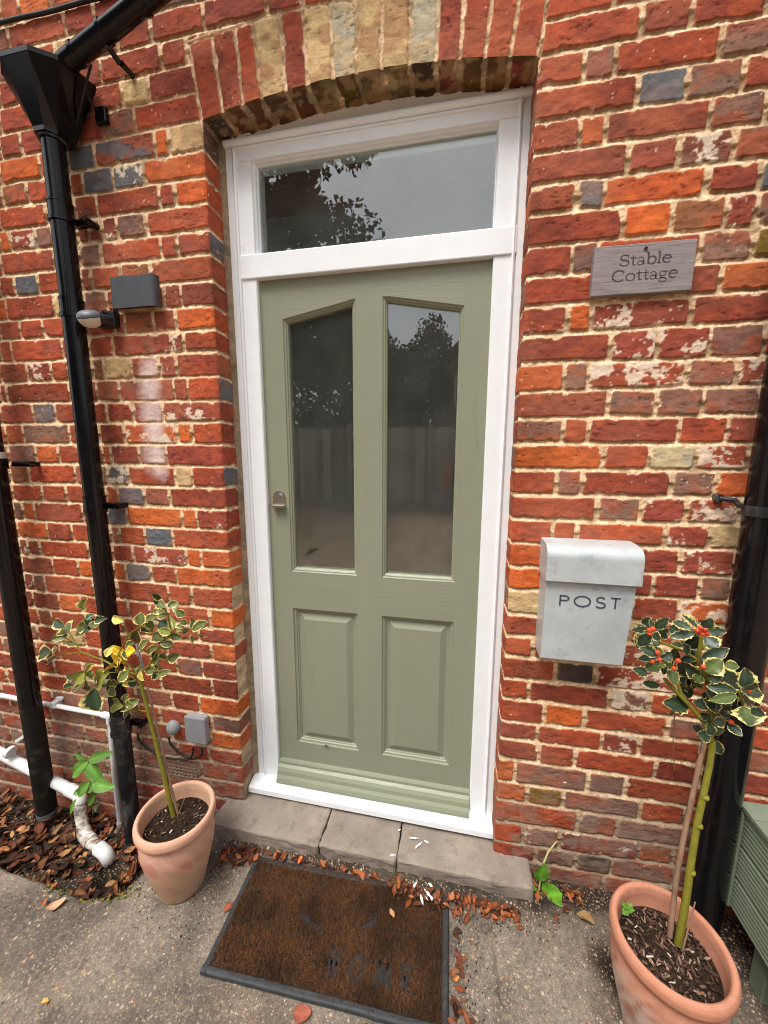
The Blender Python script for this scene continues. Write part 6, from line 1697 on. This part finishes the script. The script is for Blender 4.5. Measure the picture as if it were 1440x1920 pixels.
b.box(px0 - 0.004, px1 + 0.02, py1 - 0.03, py1 + 0.028, pz1 + 0.001, pz1 + 0.018, 0.003, xf=XF); b.box(px0 - 0.004, px0 + 0.042, py0 - 0.02, py1 - 0.0305, pz1 + 0.001, pz1 + 0.017, 0.003, xf=XF)
b.box(px1 - 0.03, px1 + 0.02, py0 - 0.02, py1 - 0.0305, pz1 + 0.001, pz1 + 0.017, 0.003, xf=XF); b.box(px0 + 0.0425, px1 - 0.0305, py0 - 0.02, py0 + 0.03, pz1 + 0.001, pz1 + 0.0165, 0.003, xf=XF)
b.build('rim', MAT['sage_wood'], plt_)
b = MB(); b.box(px0 + 0.024, px1 - 0.002, py0 + 0.002, py1 - 0.001, pz0 + 0.2, pz0 + 0.255, xf=XF); b.build('soil', MAT['compost'], plt_)
for x, y in ((px0 + 0.027, py1 - 0.105), (px1 - 0.07, py1 - 0.105), (px0 + 0.027, py0 + 0.05), (px1 - 0.07, py0 + 0.05)):
    b = MB(); b.box(x, x + 0.045, y, y + 0.045, 0.0, pz0 + 0.19, 0.003, xf=XF); b.build('leg', MAT['sage_wood'], plt_)

# ================================================================== ACROSS THE DRIVE (seen mirrored in the glass)
fence = thing('garden_fence', 'tall closeboard fence with concrete posts beyond the gravel drive', 'fence', (0, -8.4, 0))
FX = [-8.4, -6.25, -4.15, -2.05, 0.08, 2.2, 4.3, 6.4]
for x in FX:
    b = MB(); b.box(x - 0.055, x + 0.055, 0.05, 0.16, 0, 2.24, 0.008); b.build('post', MAT['concrete_post'], fence)
for x0, x1 in zip(FX[:-1], FX[1:]):
    b = MB(); xx = x0 + 0.06
    while xx < x1 - 0.07:
        b.col = tuple(np.array(lin(172, 168, 152)) * g.uniform(.45, 1.15)); h_ = 2.14 + g.uniform(-.012, .012); b.box(xx, min(xx + 0.112, x1 - 0.06), 0.0 + g.uniform(0, .006), 0.022, 0.16, h_); xx += 0.113
    b.box(x0 + 0.06, x1 - 0.06, 0.012, 0.05, 0.0, 0.155)
    b.build('panel', MAT['fencewood'], fence, vcol=True)
def tree(x, y, h, spread, z0, n, label, seed, leaf=0.16, tone=(46, 62, 34), trunk_h=None, nc=26, cl=0.62):
    root = thing('broadleaf_tree', label, 'tree', (x, y, 0), 'trees beyond the fence')
    r = np.random.default_rng(seed)
    cz_ = r.uniform(z0 + 0.3, h - 0.4, nc); f = np.sqrt(np.clip(1 - ((cz_ - (z0 + h) / 2) / ((h - z0) / 2)) ** 2, 0.05, 1))
    ca, cr = r.uniform(0, 6.28, nc), np.sqrt(r.random(nc)) * spread * f * 0.85
    cx_, cy_ = cr * np.cos(ca), cr * np.sin(ca)
    cs_ = r.uniform(0.25, 0.5, nc) * spread * cl
    k_ = r.integers(0, nc, n)
    d_ = r.normal(size=(n, 3)); d_ /= np.linalg.norm(d_, axis=1, keepdims=True)
    rad = cs_[k_] * r.random(n) ** 0.45
    P_ = np.stack([cx_[k_], cy_[k_], cz_[k_]], -1) + d_ * rad[:, None]
    a_ = r.normal(size=(n, 3)); a_ /= np.linalg.norm(a_, axis=1, keepdims=True)
    b_ = np.cross(a_, r.normal(size=(n, 3))); b_ /= np.linalg.norm(b_, axis=1, keepdims=True)
    s_ = leaf * r.uniform(.6, 1.3, n)[:, None]
    V_ = np.stack([P_ - a_ * s_ * .5, P_ + b_ * s_ * .28, P_ + a_ * s_ * .5, P_ - b_ * s_ * .28], 1).reshape(-1, 3)
    Q_ = np.arange(4 * n).reshape(-1, 4)
    C_ = np.repeat(np.array(lin(*tone)) * r.uniform(.55, 1.4, (n, 1)) * r.uniform(.85, 1.15, (n, 3)), 4, 0)
    quads_mesh('crown', V_, Q_, C_, MAT['foliage'], root, smooth=False)
    b = MB(); th = trunk_h or z0 + (h - z0) * 0.6
    b.tube([(0, 0, 0), (0.06, 0.03, th * .4), (0.02, -.05, th)], [h * .022, h * .017, h * .007], 12)
    for i in range(7):
        j = r.integers(0, nc); zz = th * r.uniform(.4, .95)
        b.tube([(0.03, 0, zz), (cx_[j] * .5, cy_[j] * .5, (zz + cz_[j]) / 2), (cx_[j], cy_[j], cz_[j])], [h * .008, h * .005, h * .002], 8)
    b.build('trunk', MAT['trunk'], root)
tree(-5.0, -9.9, 13.5, 4.0, 3.0, 30000, 'large spreading tree overhanging the fence, nearest the drive', 3, 0.22, nc=70, cl=0.5)
tree(-6.8, -12.0, 8.4, 2.8, 1.0, 14000, 'bushy dark tree beside the large spreading tree', 4, 0.2, (40, 56, 34))
tree(-2.4, -16.0, 6.9, 2.3, 0.4, 12000, 'low dense tree behind the fence between the large tree and the brick house', 5, 0.18, (44, 60, 40))
tree(-10.5, -13.0, 8.6, 3.0, 0.6, 9000, 'broad tree farthest along the fence from the brick house', 8, 0.26, (42, 58, 36))
tree(-5.0, -17.5, 9.0, 3.2, 0.4, 12000, 'tall dense tree standing behind the bushy dark tree', 9, 0.3, (38, 54, 34))
tree(-0.4, -24.0, 9.6, 3.2, 2.0, 7000, 'far rounded tree showing above the roof of the brick house', 6, 0.26, (58, 70, 50))
tree(7.6, -12.5, 8.2, 3.0, 1.6, 6000, 'full green tree at the far end of the fence past the brick house', 7, 0.22, (50, 64, 36))
hdg = thing('garden_hedge', 'tall dark evergreen hedge growing behind the fence', 'hedge', (-6.5, -9.6, 0))
r_ = np.random.default_rng(12); n_ = 26000
hx, hy = r_.uniform(-8, 7.0, n_), r_.normal(0, 0.28, n_)
hz2 = r_.random(n_) ** 0.8 * (4.4 + 1.2 * (fbm(hx * 0.9, hx * 0, 3, 3) - 0.5))
P_ = np.stack([hx, hy, hz2], -1)
a_ = r_.normal(size=(n_, 3)); a_ /= np.linalg.norm(a_, axis=1, keepdims=True); b_ = np.cross(a_, r_.normal(size=(n_, 3))); b_ /= np.linalg.norm(b_, axis=1, keepdims=True)
s_ = 0.2 * r_.uniform(.6, 1.3, n_)[:, None]
V_ = np.stack([P_ - a_ * s_ * .5, P_ + b_ * s_ * .3, P_ + a_ * s_ * .5, P_ - b_ * s_ * .3], 1).reshape(-1, 3)
quads_mesh('foliage', V_, np.arange(4 * n_).reshape(-1, 4), np.repeat(np.array(lin(40, 54, 36)) * r_.uniform(.5, 1.4, (n_, 1)), 4, 0), MAT['foliage'], hdg, smooth=False)
hs2 = thing('neighbour_house', 'brick gabled house with white window and downpipe behind the fence', 'house', (3.4, -18, 0))
b = MB(); b.box(-3.75, 3.75, -7, 0, 0, 5.75)
b.add([(-3.75, -0.0, 5.75), (3.75, -0.0, 5.75), (0, -0.0, 9.4)], [(0, 2, 1)]); b.build('wall', MAT['house_brick'], hs2)
b = MB()
for s_ in (-1, 1):
    b.add([(s_ * 4.25, 0.25, 5.25), (0, 0.25, 9.45), (0, -7.2, 9.45), (s_ * 4.25, -7.2, 5.25), (s_ * 4.25, 0.25, 5.4), (0, 0.25, 9.62), (0, -7.2, 9.62), (s_ * 4.25, -7.2, 5.4)], [(0, 1, 2, 3), (4, 7, 6, 5), (0, 4, 5, 1), (3, 2, 6, 7), (0, 3, 7, 4)])
b.build('roof', MAT['house_roof'], hs2)
b = MB(); b.tube([(-4.1, 0.16, 5.3), (-3.85, 0.1, 5.15), (-3.83, 0.08, 0.0)], 0.05, 12); b.build('downpipe', MAT['white_pvc'], hs2)
for x, z in ((-2.1, 4.55), (1.6, 4.55), (-2.1, 1.6)):
    f_ = MB()
    f_.box(x - .8, x + .8, 0.002, .06, z - .75, z - .67); f_.box(x - .8, x + .8, 0.002, .06, z + .67, z + .75); f_.box(x - .8, x - .72, 0.002, .06, z - .67, z + .67); f_.box(x + .72, x + .8, 0.002, .06, z - .67, z + .67); f_.box(x - .04, x + .04, 0.002, .055, z - .67, z + .67); f_.box(x - .72, x - .04, 0.002, .05, z + .2, z + .26)
    fo = f_.build('window', MAT['white'], hs2)
    f_ = MB(); f_.box(x - .72, x + .72, 0.001, .02, z - .67, z + .67); f_.build('pane', MAT['black_plastic'], fo)

# ================================================================== THE PERSON WITH THE PHONE (mirrored in the glass)
def skinned(name, V, Ed, root_i, mats, pick, parent=None, sub=2):
    me = bpy.data.meshes.new(name + '_cage'); me.from_pydata([q[:3] for q in V], Ed, [])
    ob = bpy.data.objects.new(name + '_cage', me); COL.objects.link(ob)
    sk = ob.modifiers.new('skin', 'SKIN'); sk.use_smooth_shade = True
    for i, d_ in enumerate(me.skin_vertices[0].data):
        q = V[i]; d_.radius = (q[3], q[4] if len(q) > 4 else q[3]); d_.use_root = i == root_i
    ss_ = ob.modifiers.new('smooth', 'SUBSURF'); ss_.levels = sub; ss_.render_levels = sub
    dg = bpy.context.evaluated_depsgraph_get()
    m2 = bpy.data.meshes.new_from_object(ob.evaluated_get(dg))
    m2.name = name
    bpy.data.objects.remove(ob)
    m2.materials.clear()
    for m_ in mats: m2.materials.append(m_)
    for pl2 in m2.polygons: pl2.material_index = pick(pl2.center); pl2.use_smooth = True
    o_ = bpy.data.objects.new(name, m2); COL.objects.link(o_)
    if parent: o_.parent = parent
    return o_
MAT['skin'] = mat_basic('skin', lin(196, 148, 122), 0.55, 0.3, 0.06, 30)
MAT['shirt'] = mat_basic('black cotton', (0.014, 0.014, 0.016), 0.9, 0.1, 0.2, 60, ((30, 0.3, 0.006),))
MAT['trousers'] = mat_basic('dark denim', (0.02, 0.022, 0.03), 0.9, 0.1, 0.2, 60, ((30, 0.3, 0.006),))
MAT['shoe'] = mat_basic('dark shoe', (0.03, 0.028, 0.026), 0.6, 0.3, 0.2, 60)
MAT['hair'] = mat_basic('dark brown hair', (0.03, 0.02, 0.013), 0.6, 0.3, 0.3, 60, ((90, 0.5, 0.004),), stretch=(1, 1, 0.2))
V, Ed = [], []
def jv(x, y, z, r, r2=None, fr=None):
    V.append((x, y, z, r, r2 or r)); i = len(V) - 1
    if fr is not None: Ed.append((fr, i))
    return i
pel = jv(0, 0, .95, .15, .11); wai = jv(0, 0, 1.10, .128, .098, pel); che = jv(0, .005, 1.28, .15, .112, wai); up_ = jv(0, -.01, 1.40, .12, .09, che)
nek = jv(0, .005, 1.49, .056, .056, up_); chin = jv(0, .03, 1.565, .066, .074, nek); hd_ = jv(0, .022, 1.655, .076, .09, chin); top_ = jv(0, .01, 1.715, .058, .07, hd_)
nose = jv(0, .118, 1.632, .011, .014, hd_)
for s_ in (-1, 1):
    jv(s_ * .082, .01, 1.64, .010, .02, hd_)
    hip = jv(s_ * .092, 0, .88, .088, .09, pel); kn = jv(s_ * .105, .02, .49, .058, .06, hip); cf = jv(s_ * .11, -.02, .33, .055, .056, kn); an = jv(s_ * .115, -.02, .09, .04, .042, cf); to = jv(s_ * .13, .12, .04, .042, .034, an); jv(s_ * .133, .17, .035, .035, .026, to)
    sh_ = jv(s_ * .175, -.01, 1.395, .062, .062, up_)
    if s_ < 0: el, wr, pm = (-.275, .10, 1.20), (-.255, .385, 1.335), (-.245, .455, 1.375)
    else: el, wr, pm = (.235, .14, 1.19), (-.075, .395, 1.325), (-.098, .460, 1.370)
    mid_ = jv(*(Vector((s_ * .175, -.01, 1.395)).lerp(Vector(el), .5)), .05, .05, sh_)
    e_ = jv(*el, .04, .04, mid_); f_ = jv(*(Vector(el).lerp(Vector(wr), .35)), .041, .041, e_); w_ = jv(*wr, .026, .03, f_); pl_ = jv(*pm, .022, .036, w_)
    sx = 1 if s_ < 0 else -1
    for k_, ln in enumerate((.062, .072, .068, .054)):
        b0 = Vector(pm) + Vector((-sx * .006, .012, -.026 + k_ * .019)); 
        a1 = jv(*b0, .0095, .0095, pl_); a2 = jv(*(b0 + Vector((sx * .012, .022, .010)) * (ln / .06)), .0085, .0085, a1); jv(*(b0 + Vector((sx * .034, .022, .012)) * (ln / .06)), .0072, .0072, a2)
    t1 = jv(*(Vector(pm) + Vector((sx * .02, -.012, .03))), .011, .011, pl_); jv(*(Vector(pm) + Vector((sx * .042, -.008, .048))), .0085, .0085, t1)
def pick(c):
    if c.z < 0.085: return 3
    if c.z < 0.98 and c.y < .3: return 2
    if c.z > 1.485: return 0
    if c.y > .12 and (abs(c.x) > 0.155 or c.y > .2): return 0
    return 1
pr_ = thing('person', 'person in a black T-shirt and dark trousers holding a phone mirrored in the glass', 'person', (0.995, -1.700, 0))
body = skinned('body', V, Ed, pel, [MAT['skin'], MAT['shirt'], MAT['trousers'], MAT['shoe']], pick, pr_)
b = MB()
half_ball(b, Vector((0, .006, 1.655)), Vector((0, -.25, 1)).normalized(), Vector((0, 1, .25)).normalized(), Vector((1, 0, 0)), .122, .10, .088, 1)
half_ball(b, Vector((0, -.012, 1.66)), Vector((0, -.25, 1)).normalized(), Vector((0, 1, .25)).normalized(), Vector((1, 0, 0)), .10, .082, .084, -1)
b.build('hair', MAT['hair'], pr_)
for s_ in (-1, 1):
    b = MB(); b.sphere((s_ * .032, .092, 1.655), 0.012, 12); b.build('eye', MAT['lens'], pr_)
b = MB(); b.ribbon([(-.024, 0), (0, .003), (.024, 0)], [.004, .009, .004], lambda x, y, h: (x, .100 + h * 2, 1.585 + y), .001); b.build('mouth', mat_basic('lips', lin(160, 92, 84), 0.5, 0.3, 0.05, 40), pr_)
ph = MB(); ph.box(-0.037, 0.037, -0.0045, 0.0045, -0.075, 0.075, 0.004)
pho = ph.build('phone', MAT['black_plastic'], None, 'black phone held up by the person in the black T-shirt', 'phone')
pho.location = (0.824, -1.19, 1.40); pho.rotation_euler = (-0.1533, 0, 0.195)

# long-legged spider on the bottom rail of the door
q = at_y(612, 1398, YD - 0.004)
spd = thing('spider', 'small long-legged spider on the bottom rail of the green door', 'spider', q)
V, Ed = [], []
ab = jv(0, 0, -0.0014, .0016, .0016); jv(0, -.0004, -0.0034, .0011, .0011, ab); th_ = jv(0, 0, 0.0012, .0011, .0011, ab)
for a, ln in ((25, .021), (65, .017), (115, .018), (160, .023), (200, .021), (245, .019), (300, .022), (335, .018)):
    ca, sa = math.cos(math.radians(a)), math.sin(math.radians(a))
    k1_ = jv(ca * ln * .4, -.0045, sa * ln * .4 + .001, .00028, .00028, th_); k2_ = jv(ca * ln * .75, -.0012, sa * ln * .75, .00025, .00025, k1_); jv(ca * ln, .0016, sa * ln - .001, .0002, .0002, k2_)
skinned('body', V, Ed, ab, [mat_basic('spider brown', (0.03, 0.022, 0.014), 0.7, 0.3, 0.2, 300)], lambda c: 0, spd, 1)
